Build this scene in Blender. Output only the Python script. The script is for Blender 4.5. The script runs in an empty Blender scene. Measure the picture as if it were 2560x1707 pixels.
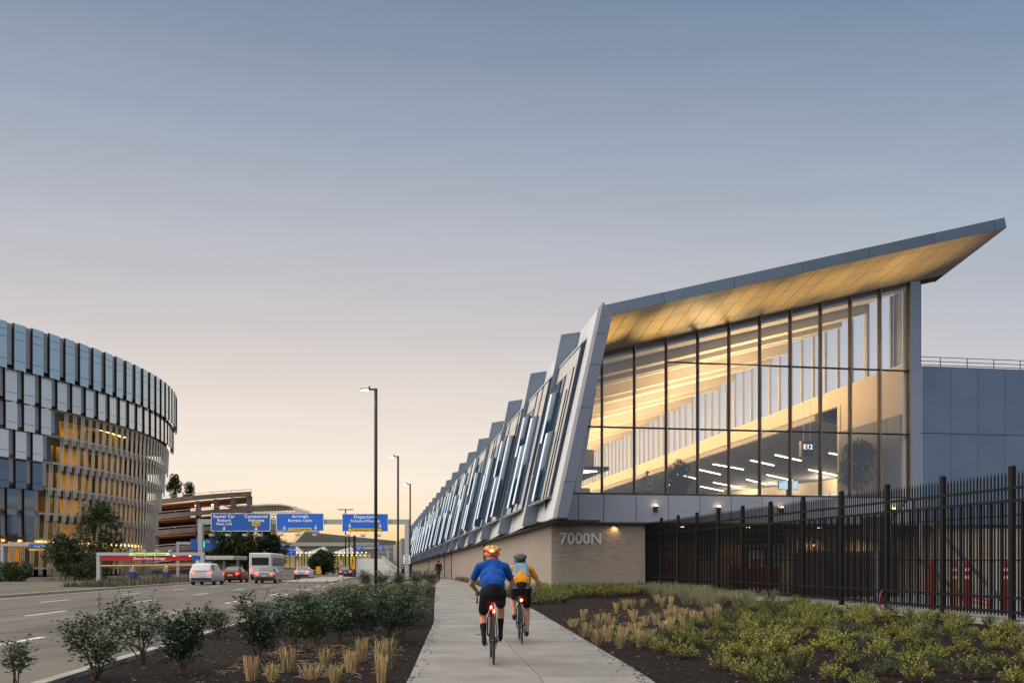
import bpy, bmesh, math, random
import numpy as np
from mathutils import Vector, Matrix
R = math.radians
C = bpy.context.scene.collection
scn = bpy.context.scene
rnd = random.Random(7)

# ------------------------------------------------------------------ camera
cam_d = bpy.data.cameras.new('camera')
cam = bpy.data.objects.new('camera', cam_d); C.objects.link(cam)
cam.location = (0, 0, 1.4); cam.rotation_euler = (R(90), 0, 0)
cam_d.sensor_width = 36; cam_d.lens = 31.36; cam_d.shift_y = 0.2201
cam_d.clip_start = 0.1; cam_d.clip_end = 4000
scn.camera = cam

# ------------------------------------------------------------------ sky: clear dusk, afterglow low in the west (ahead, slightly left)
def lin(c):
    return tuple((x/255/12.92 if x <= 10.3 else ((x/255+.055)/1.055)**2.4) for x in c)
W_ = bpy.data.worlds.new('World'); scn.world = W_; W_.use_nodes = True
nt = W_.node_tree; nt.nodes.clear()
def wn(t, **k):
    n = nt.nodes.new(t)
    for a, b in k.items(): setattr(n, a, b)
    return n
tc = wn('ShaderNodeTexCoord'); sep = wn('ShaderNodeSeparateXYZ')
nrm = wn('ShaderNodeVectorMath', operation='NORMALIZE')
nt.links.new(tc.outputs['Generated'], nrm.inputs[0]); nt.links.new(nrm.outputs[0], sep.inputs[0])
def ramp(stops):
    r = wn('ShaderNodeValToRGB'); e = r.color_ramp.elements
    r.color_ramp.interpolation = 'LINEAR'
    while len(e) > 1: e.remove(e[-1])
    e[0].position = stops[0][0]; e[0].color = (*lin(stops[0][1]), 1)
    for p, c in stops[1:]:
        q = e.new(p); q.color = (*lin(c), 1)
    nt.links.new(sep.outputs['Z'], r.inputs[0])
    return r
warm = ramp([(0, (255, 196, 104)), (.03, (255, 216, 156)), (.06, (255, 233, 202)), (.095, (252, 237, 219)), (.135, (244, 231, 218)), (.19, (227, 217, 209)),
             (.26, (204, 199, 200)), (.33, (187, 189, 197)), (.42, (161, 170, 187)), (.50, (136, 150, 173)), (.58, (112, 131, 159)), (1, (80, 104, 140))])
cool = ramp([(0, (182, 186, 200)), (.09, (180, 188, 205)), (.2, (168, 183, 203)), (.33, (142, 164, 189)), (.45, (112, 139, 169)), (.55, (88, 116, 150)), (1, (74, 98, 136))])
az = wn('ShaderNodeCombineXYZ'); nt.links.new(sep.outputs['X'], az.inputs[0]); nt.links.new(sep.outputs['Y'], az.inputs[1])
an = wn('ShaderNodeVectorMath', operation='NORMALIZE'); nt.links.new(az.outputs[0], an.inputs[0])
dt = wn('ShaderNodeVectorMath', operation='DOT_PRODUCT'); dt.inputs[1].default_value = (math.sin(R(-13)), math.cos(R(-13)), 0)
nt.links.new(an.outputs[0], dt.inputs[0])
mr = wn('ShaderNodeMapRange'); mr.inputs[1].default_value = .45; mr.inputs[2].default_value = 1.0
nt.links.new(dt.outputs['Value'], mr.inputs[0])
mx = wn('ShaderNodeMix', data_type='RGBA'); nt.links.new(mr.outputs[0], mx.inputs[0])
nt.links.new(cool.outputs[0], mx.inputs[6]); nt.links.new(warm.outputs[0], mx.inputs[7])
# faint stretched haze streaks low in the sky
mpc = wn('ShaderNodeMapping'); mpc.inputs['Scale'].default_value = (1.6, 1.6, 14); nt.links.new(nrm.outputs[0], mpc.inputs[0])
nsk = wn('ShaderNodeTexNoise'); nsk.inputs['Scale'].default_value = 2.2; nsk.inputs['Detail'].default_value = 5; nt.links.new(mpc.outputs[0], nsk.inputs['Vector'])
stv = wn('ShaderNodeMapRange'); stv.inputs[1].default_value = .35; stv.inputs[2].default_value = .7; stv.inputs[3].default_value = .995; stv.inputs[4].default_value = 1.03
nt.links.new(nsk.outputs['Fac'], stv.inputs[0])
bg = wn('ShaderNodeBackground'); nt.links.new(stv.outputs[0], bg.inputs[1])
out = wn('ShaderNodeOutputWorld')
nt.links.new(mx.outputs[2], bg.inputs[0]); nt.links.new(bg.outputs[0], out.inputs[0])

# ------------------------------------------------------------------ broad fill light added from high left, lifts the ground and front walls
sl = bpy.data.lights.new('sky_fill', 'SUN'); sl.energy = 4.5; sl.angle = R(120); sl.color = (1.0, .9, .78)
so = bpy.data.objects.new('sky_fill', sl); C.objects.link(so)
so.rotation_euler = Vector((.55, .12, -.80)).to_track_quat('-Z', 'Y').to_euler()

scn.view_settings.view_transform = 'Standard'; scn.view_settings.look = 'None'
scn.view_settings.exposure = 0.0; scn.view_settings.gamma = 1.0
scn.view_settings.use_curve_mapping = False
try:
    scn.cycles.max_bounces = 6; scn.cycles.transparent_max_bounces = 12
    scn.cycles.glossy_bounces = 3; scn.cycles.diffuse_bounces = 3; scn.cycles.transmission_bounces = 4
    scn.cycles.caustics_reflective = False; scn.cycles.caustics_refractive = False
    scn.cycles.sample_clamp_indirect = 4.0; scn.cycles.use_denoising = True
except Exception:
    pass

# ------------------------------------------------------------------ materials
MATS = {}
def M(name, col, rough=.6, metal=0., var=0., vs=6., bump=0., bs=30., emit=None, es=0., spec=.5, alpha=None, hue=0., coord='Object', two=None, stretch=None):
    if name in MATS: return MATS[name]
    m = bpy.data.materials.new(name); m.use_nodes = True
    t = m.node_tree; b = t.nodes['Principled BSDF']
    b.inputs['Roughness'].default_value = rough; b.inputs['Metallic'].default_value = metal
    b.inputs['Specular IOR Level'].default_value = spec
    b.inputs['Base Color'].default_value = (*col, 1)
    if var or bump or two:
        tcn = t.nodes.new('ShaderNodeTexCoord')
        src = tcn.outputs[coord]
        if stretch:
            mp = t.nodes.new('ShaderNodeMapping'); mp.inputs['Scale'].default_value = stretch
            t.links.new(src, mp.inputs[0]); src = mp.outputs[0]
    if var or two:
        n = t.nodes.new('ShaderNodeTexNoise'); n.inputs['Scale'].default_value = vs; n.inputs['Detail'].default_value = 6
        n.inputs['Roughness'].default_value = .65
        t.links.new(src, n.inputs['Vector'])
        mrn = t.nodes.new('ShaderNodeMapRange'); mrn.inputs[1].default_value = .3; mrn.inputs[2].default_value = .7
        t.links.new(n.outputs['Fac'], mrn.inputs[0])
        mixn = t.nodes.new('ShaderNodeMix'); mixn.data_type = 'RGBA'
        c2 = two if two else tuple(min(1, c*(1+var)) for c in col)
        c1 = col if two else tuple(c*(1-var) for c in col)
        mixn.inputs[6].default_value = (*c1, 1); mixn.inputs[7].default_value = (*c2, 1)
        t.links.new(mrn.outputs[0], mixn.inputs[0]); last = mixn.outputs[2]
        if hue:
            oi = t.nodes.new('ShaderNodeObjectInfo'); hs = t.nodes.new('ShaderNodeHueSaturation')
            ma = t.nodes.new('ShaderNodeMapRange'); ma.inputs[3].default_value = 1-hue; ma.inputs[4].default_value = 1+hue
            t.links.new(oi.outputs['Random'], ma.inputs[0]); t.links.new(ma.outputs[0], hs.inputs['Value'])
            t.links.new(last, hs.inputs['Color']); last = hs.outputs[0]
        t.links.new(last, b.inputs['Base Color'])
    if bump:
        n2 = t.nodes.new('ShaderNodeTexNoise'); n2.inputs['Scale'].default_value = bs; n2.inputs['Detail'].default_value = 5
        t.links.new(src, n2.inputs['Vector'])
        bp = t.nodes.new('ShaderNodeBump'); bp.inputs['Strength'].default_value = bump; bp.inputs['Distance'].default_value = .02
        t.links.new(n2.outputs['Fac'], bp.inputs['Height']); t.links.new(bp.outputs[0], b.inputs['Normal'])
    if emit:
        b.inputs['Emission Color'].default_value = (*emit, 1); b.inputs['Emission Strength'].default_value = es
    MATS[name] = m
    return m
def glassmat(name, tint=(.9, .95, 1), ior=1.5, rough=0., base=.0, refl=(1, 1, 1)):
    """thin architectural glass: clear through, mirror by Fresnel (+ base reflectance of its coating)"""
    m = bpy.data.materials.new(name); m.use_nodes = True; t = m.node_tree; t.nodes.clear()
    o = t.nodes.new('ShaderNodeOutputMaterial'); tr = t.nodes.new('ShaderNodeBsdfTransparent'); tr.inputs[0].default_value = (*tint, 1)
    g = t.nodes.new('ShaderNodeBsdfGlossy'); g.inputs[0].default_value = (*refl, 1); g.inputs['Roughness'].default_value = rough
    lw = t.nodes.new('ShaderNodeLayerWeight'); lw.inputs[0].default_value = .5
    pw = t.nodes.new('ShaderNodeMath'); pw.operation = 'POWER'; pw.inputs[1].default_value = 5
    f = t.nodes.new('ShaderNodeMath'); f.operation = 'MULTIPLY_ADD'; f0 = ((ior-1)/(ior+1))**2; f.inputs[1].default_value = 1-f0; f.inputs[2].default_value = f0
    t.links.new(lw.outputs['Facing'], pw.inputs[0]); t.links.new(pw.outputs[0], f.inputs[0])
    ad = t.nodes.new('ShaderNodeMath'); ad.operation = 'ADD'; ad.use_clamp = True; ad.inputs[1].default_value = base
    mxs = t.nodes.new('ShaderNodeMixShader')
    t.links.new(f.outputs[0], ad.inputs[0]); t.links.new(ad.outputs[0], mxs.inputs[0])
    t.links.new(tr.outputs[0], mxs.inputs[1]); t.links.new(g.outputs[0], mxs.inputs[2]); t.links.new(mxs.outputs[0], o.inputs[0])
    MATS[name] = m
    return m
def emitmat(name, col, s):
    m = bpy.data.materials.new(name); m.use_nodes = True; t = m.node_tree; b = t.nodes['Principled BSDF']
    b.inputs['Base Color'].default_value = (*[c*.5 for c in col], 1)
    b.inputs['Emission Color'].default_value = (*col, 1); b.inputs['Emission Strength'].default_value = s
    MATS[name] = m
    return m

# ------------------------------------------------------------------ mesh helpers
OFF = {}
class MB:
    def __init__(s): s.v = []; s.f = []; s.m = []; s.k = 0
    def add(s, vs, fs):
        o = len(s.v); s.v += [tuple(p) for p in vs]; s.f += [tuple(i+o for i in f) for f in fs]; s.m += [s.k]*len(fs)
        return s
    def hexa(s, p):  # 8 points: bottom 4 ccw, top 4 ccw
        return s.add(p, [(3, 2, 1, 0), (4, 5, 6, 7), (0, 1, 5, 4), (1, 2, 6, 5), (2, 3, 7, 6), (3, 0, 4, 7)])
    def box(s, x0, x1, y0, y1, z0, z1, fn=None):
        p = [(x0, y0, z0), (x1, y0, z0), (x1, y1, z0), (x0, y1, z0), (x0, y0, z1), (x1, y0, z1), (x1, y1, z1), (x0, y1, z1)]
        return s.hexa([fn(*q) for q in p] if fn else p)
    def bbox(s, x0, x1, y0, y1, z0, z1, b=.01, fn=None):   # box with chamfered vertical and top edges
        P = []
        for z, i in ((z0, 0), (z1-b, 0), (z1, b)):
            X0, X1, Y0, Y1 = x0+i, x1-i, y0+i, y1-i
            P += [(X0+b, Y0, z), (X1-b, Y0, z), (X1, Y0+b, z), (X1, Y1-b, z), (X1-b, Y1, z), (X0+b, Y1, z), (X0, Y1-b, z), (X0, Y0+b, z)]
        F = [tuple(range(7, -1, -1)), tuple(range(16, 24))]
        for l in range(2):
            for i in range(8): F.append((l*8+i, l*8+(i+1) % 8, l*8+8+(i+1) % 8, l*8+8+i))
        return s.add([fn(*q) for q in P] if fn else P, F)
    def quad(s, a, b, c, d): return s.add([a, b, c, d], [(0, 1, 2, 3)])
    def prism(s, poly, a, b):  # extrude polygon of 3-D points poly by vector b-a
        n = len(poly); d = Vector(b)-Vector(a)
        P = [Vector(p) for p in poly]+[Vector(p)+d for p in poly]
        F = [tuple(range(n-1, -1, -1)), tuple(range(n, 2*n))]+[(i, (i+1) % n, n+(i+1) % n, n+i) for i in range(n)]
        return s.add(P, F)
    def tube(s, pts, r, n=6, cap=True):
        pts = [Vector(p) for p in pts]; rs = r if isinstance(r, (list, tuple)) else [r]*len(pts)
        V = []; up = Vector((0, 0, 1))
        for i, p in enumerate(pts):
            d = (pts[min(i+1, len(pts)-1)]-pts[max(i-1, 0)]).normalized()
            a = d.cross(up)
            if a.length < 1e-3: a = d.cross(Vector((0, 1, 0)))
            a.normalize(); b = a.cross(d)
            for k in range(n):
                t = 2*math.pi*k/n; V.append(p+(a*math.cos(t)+b*math.sin(t))*rs[i])
        F = [(i*n+k, i*n+(k+1) % n, (i+1)*n+(k+1) % n, (i+1)*n+k) for i in range(len(pts)-1) for k in range(n)]
        if cap: F += [tuple(range(n-1, -1, -1)), tuple(range((len(pts)-1)*n, len(pts)*n))]
        return s.add(V, F)
    def bar(s, a, b, w, h, up=(0, 0, 1)):
        a = Vector(a); b = Vector(b); d = (b-a).normalized(); u = Vector(up)
        x = d.cross(u)
        if x.length < 1e-4: x = d.cross(Vector((0, 1, 0)))
        x.normalize(); y = x.cross(d)
        P = [q+x*sx*w/2+y*sy*h/2 for q in (a, b) for sx, sy in ((-1, -1), (1, -1), (1, 1), (-1, 1))]
        return s.hexa(P)
    def lathe(s, prof, n=16, c=(0, 0, 0), axis='z'):
        V = []
        for r, z in prof:
            for k in range(n):
                t = 2*math.pi*k/n; q = (r*math.cos(t), r*math.sin(t), z)
                if axis == 'y': q = (q[0], q[2], q[1])
                if axis == 'x': q = (q[2], q[0], q[1])
                V.append((q[0]+c[0], q[1]+c[1], q[2]+c[2]))
        F = [(i*n+k, i*n+(k+1) % n, (i+1)*n+(k+1) % n, (i+1)*n+k) for i in range(len(prof)-1) for k in range(n)]
        F += [tuple(range(n-1, -1, -1)), tuple(range((len(prof)-1)*n, len(prof)*n))]
        return s.add(V, F)
    def ell(s, c, r, n=10, m=7, jit=0., rg=None):
        V = [(c[0], c[1], c[2]-r[2])]
        for i in range(1, m):
            a = -math.pi/2+math.pi*i/m
            for k in range(n):
                t = 2*math.pi*k/n; j = 1+(rg.uniform(-jit, jit) if rg else 0)
                V.append((c[0]+r[0]*math.cos(a)*math.cos(t)*j, c[1]+r[1]*math.cos(a)*math.sin(t)*j, c[2]+r[2]*math.sin(a)*j))
        V.append((c[0], c[1], c[2]+r[2]))
        F = [(0, 1+(k+1) % n, 1+k) for k in range(n)]
        for i in range(m-2):
            for k in range(n): F.append((1+i*n+k, 1+i*n+(k+1) % n, 1+(i+1)*n+(k+1) % n, 1+(i+1)*n+k))
        o = 1+(m-2)*n; e = len(V)-1
        F += [(o+k, o+(k+1) % n, e) for k in range(n)]
        return s.add(V, F)
    def build(s, name, mat, parent=None, smooth=False):
        off = OFF.get(parent.name, (0, 0, 0)) if parent else (0, 0, 0)
        me = bpy.data.meshes.new(name)
        V = s.v if off == (0, 0, 0) else [(p[0]-off[0], p[1]-off[1], p[2]-off[2]) for p in s.v]
        me.from_pydata(V, [], s.f)
        mats = mat if isinstance(mat, (list, tuple)) else [mat]
        for q in mats: me.materials.append(q)
        if len(mats) > 1: me.polygons.foreach_set('material_index', s.m)
        if smooth: me.polygons.foreach_set('use_smooth', [True]*len(s.f))
        me.validate(); me.update()
        return mobj(name, me, parent)
def mobj(name, me, parent=None, loc=None, rz=0):
    o = bpy.data.objects.new(name, me); C.objects.link(o)
    if parent: o.parent = parent; OFF[o.name] = OFF.get(parent.name, (0, 0, 0))
    if loc: o.location = loc
    if rz: o.rotation_euler = (0, 0, rz)
    return o
def tag(o, label=None, cat=None, group=None, kind=None):
    if label: o['label'] = label
    if cat: o['category'] = cat
    if group: o['group'] = group
    if kind: o['kind'] = kind
    return o
def thing(name, label, cat, loc=(0, 0, 0), group=None, rz=0):
    o = bpy.data.objects.new(name, None); C.objects.link(o); o.location = loc; o.rotation_euler = (0, 0, rz)
    o.empty_display_size = .2
    OFF[o.name] = tuple(loc) if not rz else (0, 0, 0)
    return tag(o, label, cat, group)
def local(name, label, cat, loc, group=None, rz=0):   # its parts are built in the thing's own axes
    o = thing(name, label, cat, loc, group, rz); OFF[o.name] = (0, 0, 0)
    return o
def dup(o, loc, rz=None, label=None, group=None, sc=None):
    r = o.copy(); C.objects.link(r); r.location = loc
    if rz is not None: r.rotation_euler = (0, 0, rz)
    if sc: r.scale = sc if isinstance(sc, tuple) else (sc, sc, sc)
    if label: r['label'] = label
    if group: r['group'] = group
    for ch in o.children:
        c = ch.copy(); C.objects.link(c); c.parent = r
        for g in ch.children:
            d = g.copy(); C.objects.link(d); d.parent = c
    return r
def text_mesh(txt, size, depth=0.01, align='CENTER', spacing=1.0, bold=0.):
    cu = bpy.data.curves.new('text', 'FONT'); cu.body = txt; cu.size = size; cu.extrude = depth; cu.align_x = align; cu.align_y = 'CENTER'
    cu.space_character = spacing; cu.resolution_u = 3; cu.offset = bold
    t = bpy.data.objects.new('text', cu); C.objects.link(t)
    dg = bpy.context.evaluated_depsgraph_get()
    me = bpy.data.meshes.new_from_object(t.evaluated_get(dg))
    bpy.data.objects.remove(t); bpy.data.curves.remove(cu)
    me.materials.clear()
    return me
def text(name, txt, size, mat, parent, pos, rz=0, depth=.01, align='CENTER', spacing=1., bold=0., sx=1.):
    """lettering standing upright, facing -Y turned by rz about Z; pos in world axes (offset of the parent taken off)"""
    me = text_mesh(txt, size, depth, align, spacing, bold)
    me.transform(Matrix.Scale(sx, 4, (1, 0, 0)))
    off = OFF.get(parent.name, (0, 0, 0)) if parent else (0, 0, 0)
    me.transform(Matrix.Translation(Vector(pos)-Vector(off)) @ Matrix.Rotation(rz, 4, 'Z') @ Matrix.Rotation(R(90), 4, 'X'))
    me.materials.append(mat)
    return mobj(name, me, parent)
def area(name, loc, direction, sx, sy, e, col, parent=None, spread=None):
    l = bpy.data.lights.new(name, 'AREA'); l.shape = 'RECTANGLE'; l.size = sx; l.size_y = sy; l.energy = e; l.color = col
    if spread: l.spread = spread
    o = bpy.data.objects.new(name, l); C.objects.link(o); o.location = loc
    o.rotation_euler = Vector(direction).to_track_quat('-Z', 'Y').to_euler()
    return o
def spot(name, loc, direction, e, col, ang=70, blend=.6, r=.06):
    l = bpy.data.lights.new(name, 'SPOT'); l.energy = e; l.color = col; l.spot_size = R(ang); l.spot_blend = blend; l.shadow_soft_size = r
    o = bpy.data.objects.new(name, l); C.objects.link(o); o.location = loc
    o.rotation_euler = Vector(direction).to_track_quat('-Z', 'Y').to_euler()
    return o
def interp(pts, y):
    for (x0, y0), (x1, y1) in zip(pts, pts[1:]):
        if y <= y1: return x0+(x1-x0)*(y-y0)/(y1-y0)
    return pts[-1][0]

# ------------------------------------------------------------------ material palette
mat_concrete = M('concrete', (.34, .33, .32), .85, var=.16, vs=1.6, bump=.25, bs=60, hue=.06)
mat_kerb = M('kerb_concrete', (.36, .33, .29), .9, var=.2, vs=3, bump=.3, bs=40)
mat_asphalt = M('asphalt', (.116, .100, .079), .8, var=.45, vs=.8, bump=.5, bs=90, stretch=(1, .18, 1))
mat_mulch = M('mulch', (.014, .009, .008), .95, var=.6, vs=14, bump=1.0, bs=45, spec=.15)
mat_mark = M('road_paint', (.68, .66, .62), .7, var=.12, vs=9)
mat_white = M('white_metal', (.55, .57, .61), .38, metal=.25, var=.05, vs=.8)
mat_panel = M('panel_silver', (.30, .33, .39), .36, metal=.55, var=.05, vs=.6)
mat_slate = M('panel_slate', (.15, .20, .275), .38, metal=.45, hue=.06, var=.09, vs=.6)
mat_dark = M('dark_metal', (.018, .019, .022), .45, metal=.3)
mat_black = M('black_paint', (.005, .005, .0055), .55, spec=.25)
mat_bronze = M('bronze_mullion', (.10, .085, .075), .4, metal=.4)
mat_backing = M('dark_backing', (.02, .02, .022), .8)  # plain dark colour of the backing behind cladding and in open joints
# ================================================================== THE TERMINAL
UX, UY, VX, VY = .9879, .1551, -.1551, .9879
def T(u, v, z): return (2.035+UX*u+VX*v, 45.43+UY*u+VY*v, z)
def Ts(u, v, z): return T(u, v, z-.0085*(v+4.8))          # the street side follows the slight fall of the road
RZ = math.atan2(UY, UX)
bld = thing('terminal_building', 'airport terminal hall with leaning silver portal, golden soffit and tall glazed front', 'terminal', T(0, 0, 0))
mat_mortar = M('mortar', (.16, .14, .12), .95, var=.2, vs=8)
mat_brick = M('buff_brick', (.50, .41, .33), .85, var=.14, vs=9, bump=.25, bs=70, hue=.14)
mat_brickfar = bpy.data.materials.new('buff_brickwork'); mat_brickfar.use_nodes = True
t = mat_brickfar.node_tree; b = t.nodes['Principled BSDF']; b.inputs['Roughness'].default_value = .85
bt = t.nodes.new('ShaderNodeTexBrick'); bt.inputs['Scale'].default_value = 1.0; bt.offset = .5
bt.inputs['Brick Width'].default_value = .345; bt.inputs['Row Height'].default_value = .0866; bt.inputs['Mortar Size'].default_value = .009
bt.inputs['Color1'].default_value = (.52, .42, .335, 1); bt.inputs['Color2'].default_value = (.44, .355, .285, 1); bt.inputs['Mortar'].default_value = (.12, .105, .09, 1)
tcn = t.nodes.new('ShaderNodeTexCoord'); spx = t.nodes.new('ShaderNodeSeparateXYZ'); cb = t.nodes.new('ShaderNodeCombineXYZ')
ad = t.nodes.new('ShaderNodeMath'); ad.operation = 'ADD'
t.links.new(tcn.outputs['Object'], spx.inputs[0]); t.links.new(spx.outputs[0], ad.inputs[0]); t.links.new(spx.outputs[1], ad.inputs[1])
t.links.new(ad.outputs[0], cb.inputs[0]); t.links.new(spx.outputs[2], cb.inputs[1]); t.links.new(cb.outputs[0], bt.inputs['Vector'])
t.links.new(bt.outputs['Color'], b.inputs['Base Color'])

# --- brick base: front face (u 0..4.92) and street face (v 0..210)
BW, BH = .3514, .0866
fw = MB().box(.0, 4.92, .02, .4, -.4, 3.62, T).build('brick_wall', mat_mortar, bld)
bm_ = MB().box(0, BW-.012, 0, .06, 0, BH-.012)
bk_me = None; nb = 0; extra = MB()
rb = random.Random(3)
for r in range(41, -3, -1):
    z0 = .0+r*BH
    if z0+BH > 3.62: continue
    for c in range(-1, 15):
        u0 = c*BW+(BW/2 if r % 2 else 0); u1 = u0+BW-.012
        a, e = max(u0, .0), min(u1, 4.915)
        if e-a < .05: continue
        d = rb.uniform(-.004, .004)
        if nb < 290 and r > 10 and a == u0 and e == u1:
            if bk_me is None:
                o = MB().box(0, BW-.012, 0, .05, 0, BH-.012, lambda x, y, z: (UX*x+VX*y, UY*x+VY*y, z)).build('brick', mat_brick); bk_me = o.data
            else:
                o = bpy.data.objects.new('brick', bk_me); C.objects.link(o)
            o.parent = fw; q = T(u0, -.012+d, z0); o.location = (q[0]-OFF[bld.name][0], q[1]-OFF[bld.name][1], q[2]-OFF[bld.name][2]); nb += 1
        else:
            extra.box(a, e, -.012+d, .04, z0, z0+BH-.012, T)
tag(extra.build('brick_field', mat_brick, fw), kind='stuff')
sw = MB().box(.03, .4, .42, 215, -2.6, 3.6, Ts).build('street_brick_wall', mat_brickfar, bld)
ext2 = MB()
for r in range(-2, 42):
    z0 = r*BH
    n = int(13/BW)
    for c in range(n):
        v0 = .02+c*BW+(BW/2 if r % 2 else 0); d = rb.uniform(-.004, .004)
        ext2.box(-.012+d, .035, max(.05, v0), v0+BW-.012, z0, z0+BH-.012, lambda x, y, z: Ts(x, y, z+.04))
tag(ext2.build('brick_field', mat_brick, sw), kind='stuff')
for v0, w in ((27, 1.1), (58, .5), (68, .4), (99, .5)):
    MB().box(-.03, .1, v0, v0+w, -1.5, 3.5, Ts).build('wall_joint', mat_backing, bld)
MB().box(-.9, 24, -.32, 3.4, 3.60, 3.70, T).build('overhang_soffit', M('overhang', (.06, .055, .055), .7), bld)
MB().box(-.55, 1.5, -4.0, 215, 3.55, 3.62, Ts).build('eave_soffit', MATS['overhang'], bld)

# --- spandrel panels over the brick, joints on the mullion lines
MU = [2.63+1.7155*k for k in range(11)]
sp = MB().box(-.3, 19.8, -.22, .3, 3.70, 5.12, T).build('spandrel_wall', mat_backing, bld)
mat_spand = M('spandrel_panel', (.42, .43, .48), .42, metal=.3, hue=.05, var=.06, vs=.7)
edges = [-.1, 1.32]+MU
for a, e in zip(edges, edges[1:]):
    MB().bbox(a+.014, e-.014, 0, .09, 3.705, 5.10, .006, lambda x, y, z: T(x, y-.31, z)).build('spandrel_panel', mat_spand, sp)

# --- glazed front wall
def zg(u): return 13.72+.26*(u-7.805)          # underside of soffit at the glass line
def zf(u): return 14.52+.258*(u-7.805)         # lower edge of the fascia
mat_clear = glassmat('clear_glass', (.93, .96, 1), 1.13, 0, .0)
mat_fglass = glassmat('front_glass', (.92, .95, .98), 1.45, 0, .075)
gw = MB().box(-.1, 19.8, -.02, .10, 5.12, 5.22, T).build('curtain_wall', mat_bronze, bld)
UL = lambda z: -.15+(z-3.65)*.2255+.1          # inner edge of the leaning portal
mul = [.915]+MU
for u in mul:
    zt = zg(u) if u > 1 else 8.75
    m = MB().box(u-.045, u+.045, -.07, .17, 5.2, zt+.05, T)
    m.build('mullion', mat_bronze, gw)
    if u < 1: continue
    MB().box(u-.022, u+.022, -.16, -.075, 5.2, zt, T).build('mullion_cap', M('mullion_cap', (.28, .26, .25), .35, metal=.6), gw)
lv = [5.22, 8.62, 12.15]
zs_t = {}
ui_ = lambda z: -.25+(z-3.65)*.2255
cols = [(-.2, .87)]+[(a+.045, e-.045) for a, e in zip(mul, mul[1:])]
for a, e in cols:
    rows = [5.22, 8.60]
    if a > 6: rows.append(12.05)
    for i, z0 in enumerate(rows):
        z1 = rows[i+1] if i+1 < len(rows) else None
        if a < 0 and i: continue
        al = max(a, ui_(z0)-.05); zt = z1 if z1 else zg(e)
        if i: MB().box(al, e, -.05, .12, z0-.035, z0+.035, T).build('transom', mat_dark, gw)
        if a > 1.2: P = [T(al, .03, z0), T(e, .03, z0), T(e, .03, zt), T(a, .03, z1 if z1 else zg(a))]
        elif a < 0: P = [T(.05, .03, z0), T(e, .03, z0), T(e, .03, 8.6)]
        else: P = [T(al, .03, z0), T(e, .03, z0), T(e, .03, zt)]+([T(a, .03, z1)] if z1 else [T(ui_(12.0)-.05, .03, zg(1.6))])
        MB().add(P, [tuple(range(len(P)))]).build('glass_pane', mat_fglass, gw)
    if a > .9: MB().prism([T(max(a, 1.6), -.03, zg(max(a, 1.6))-.16), T(e, -.03, zg(e)-.16), T(e, -.03, zg(e)-.06), T(max(a, 1.6), -.03, zg(max(a, 1.6))-.06)], T(0, 0, 0), T(0, .1, 0)).build('head_trim', mat_bronze, gw)

# --- canopy: soffit panels, fascia, roof plate
mat_soff = M('soffit_panel', (.43, .39, .33), .5, metal=.15, hue=.06, var=.06, vs=.5)
VF = -4.8
def zs(u, v):      # soffit surface
    t_ = (v-VF)/(0-VF)
    return zf(u)*(1-t_)+zg(u)*t_
cp = MB()
cp.hexa([T(2.1, VF+.3, zf(2.1)+.03), T(21.9, VF+.3, zf(21.9)+.03), T(21.9, .9, zs(21.9, .9)+.05), T(2.1, .9, zs(2.1, .9)+.03),
         T(2.1, VF+.3, zf(2.1)+.5), T(21.9, VF+.3, zf(21.9)+.5), T(21.9, .9, zs(21.9, .9)+.9), T(2.1, .9, zs(2.1, .9)+.9)])
can = cp.build('canopy', M('canopy_core', (.05, .045, .04), .7), bld)
us = [1.75+.8578*i for i in range(24)]; us = [u for u in us if u < 21.6]+[21.88]
vr = [VF+.03, VF+.62, -2.9, -1.05, .0]
off0 = MU[1]-math.floor((MU[1]-1.0)/.8578)*.8578
us = [off0+.8578*i for i in range(-1, 26)]; us = [max(1.8, u) for u in us if u < 21.7]+[21.88]
for a, e in zip(us, us[1:]):
    if e-a < .1: continue
    for v0, v1 in zip(vr, vr[1:]):
        g = .014
        P = [T(x, y, zs(x, y)-.0) for x, y in ((a+g, v0+g), (e-g, v0+g), (e-g, v1-g), (a+g, v1-g))]
        MB().hexa([(p[0], p[1], p[2]) for p in P]+[(p[0], p[1], p[2]+.025) for p in P]).build('soffit_panel', mat_soff, can)
mat_fascia = M('fascia_panel', (.10, .138, .185), .40, metal=.4, hue=.06, var=.09, vs=.5)
fe = [1.42]+[MU[k] for k in (1, 3, 5, 7, 9)]+[21.35, 21.93]
for a, e in zip(fe, fe[1:]):
    g = .012
    P = [T(a+g, VF, zf(a)), T(e-g, VF, zf(e)), T(e-g, VF+.14, zf(e)+.55), T(a+g, VF+.14, zf(a)+.55)]
    MB().prism(P, T(0, 0, 0), T(0, .09, 0)).build('fascia_panel', mat_fascia, can)
P = [T(21.93, VF, zf(21.93)), T(21.93, .9, zs(21.93, .9)), T(21.93, .9, zs(21.93, .9)+.5), T(21.93, VF+.14, zf(21.93)+.55)]
MB().prism(P, T(0, 0, 0), T(-.05, 0, 0)).build('fascia_end', mat_fascia, can)
MB().hexa([T(1.7, VF+.25, zf(1.4)+.50), T(21.9, VF+.25, zf(21.9)+.50), T(21.9, 3.9, zg(21.9)+1.15), T(2.3, 3.9, 13.4),
           T(1.7, VF+.25, zf(1.4)+.54), T(21.9, VF+.25, zf(21.9)+.54), T(21.9, 3.9, zg(21.9)+1.25), T(2.3, 3.9, 13.5)]).build('roof', M('roof_membrane', (.3, .3, .31), .8), can)

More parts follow.
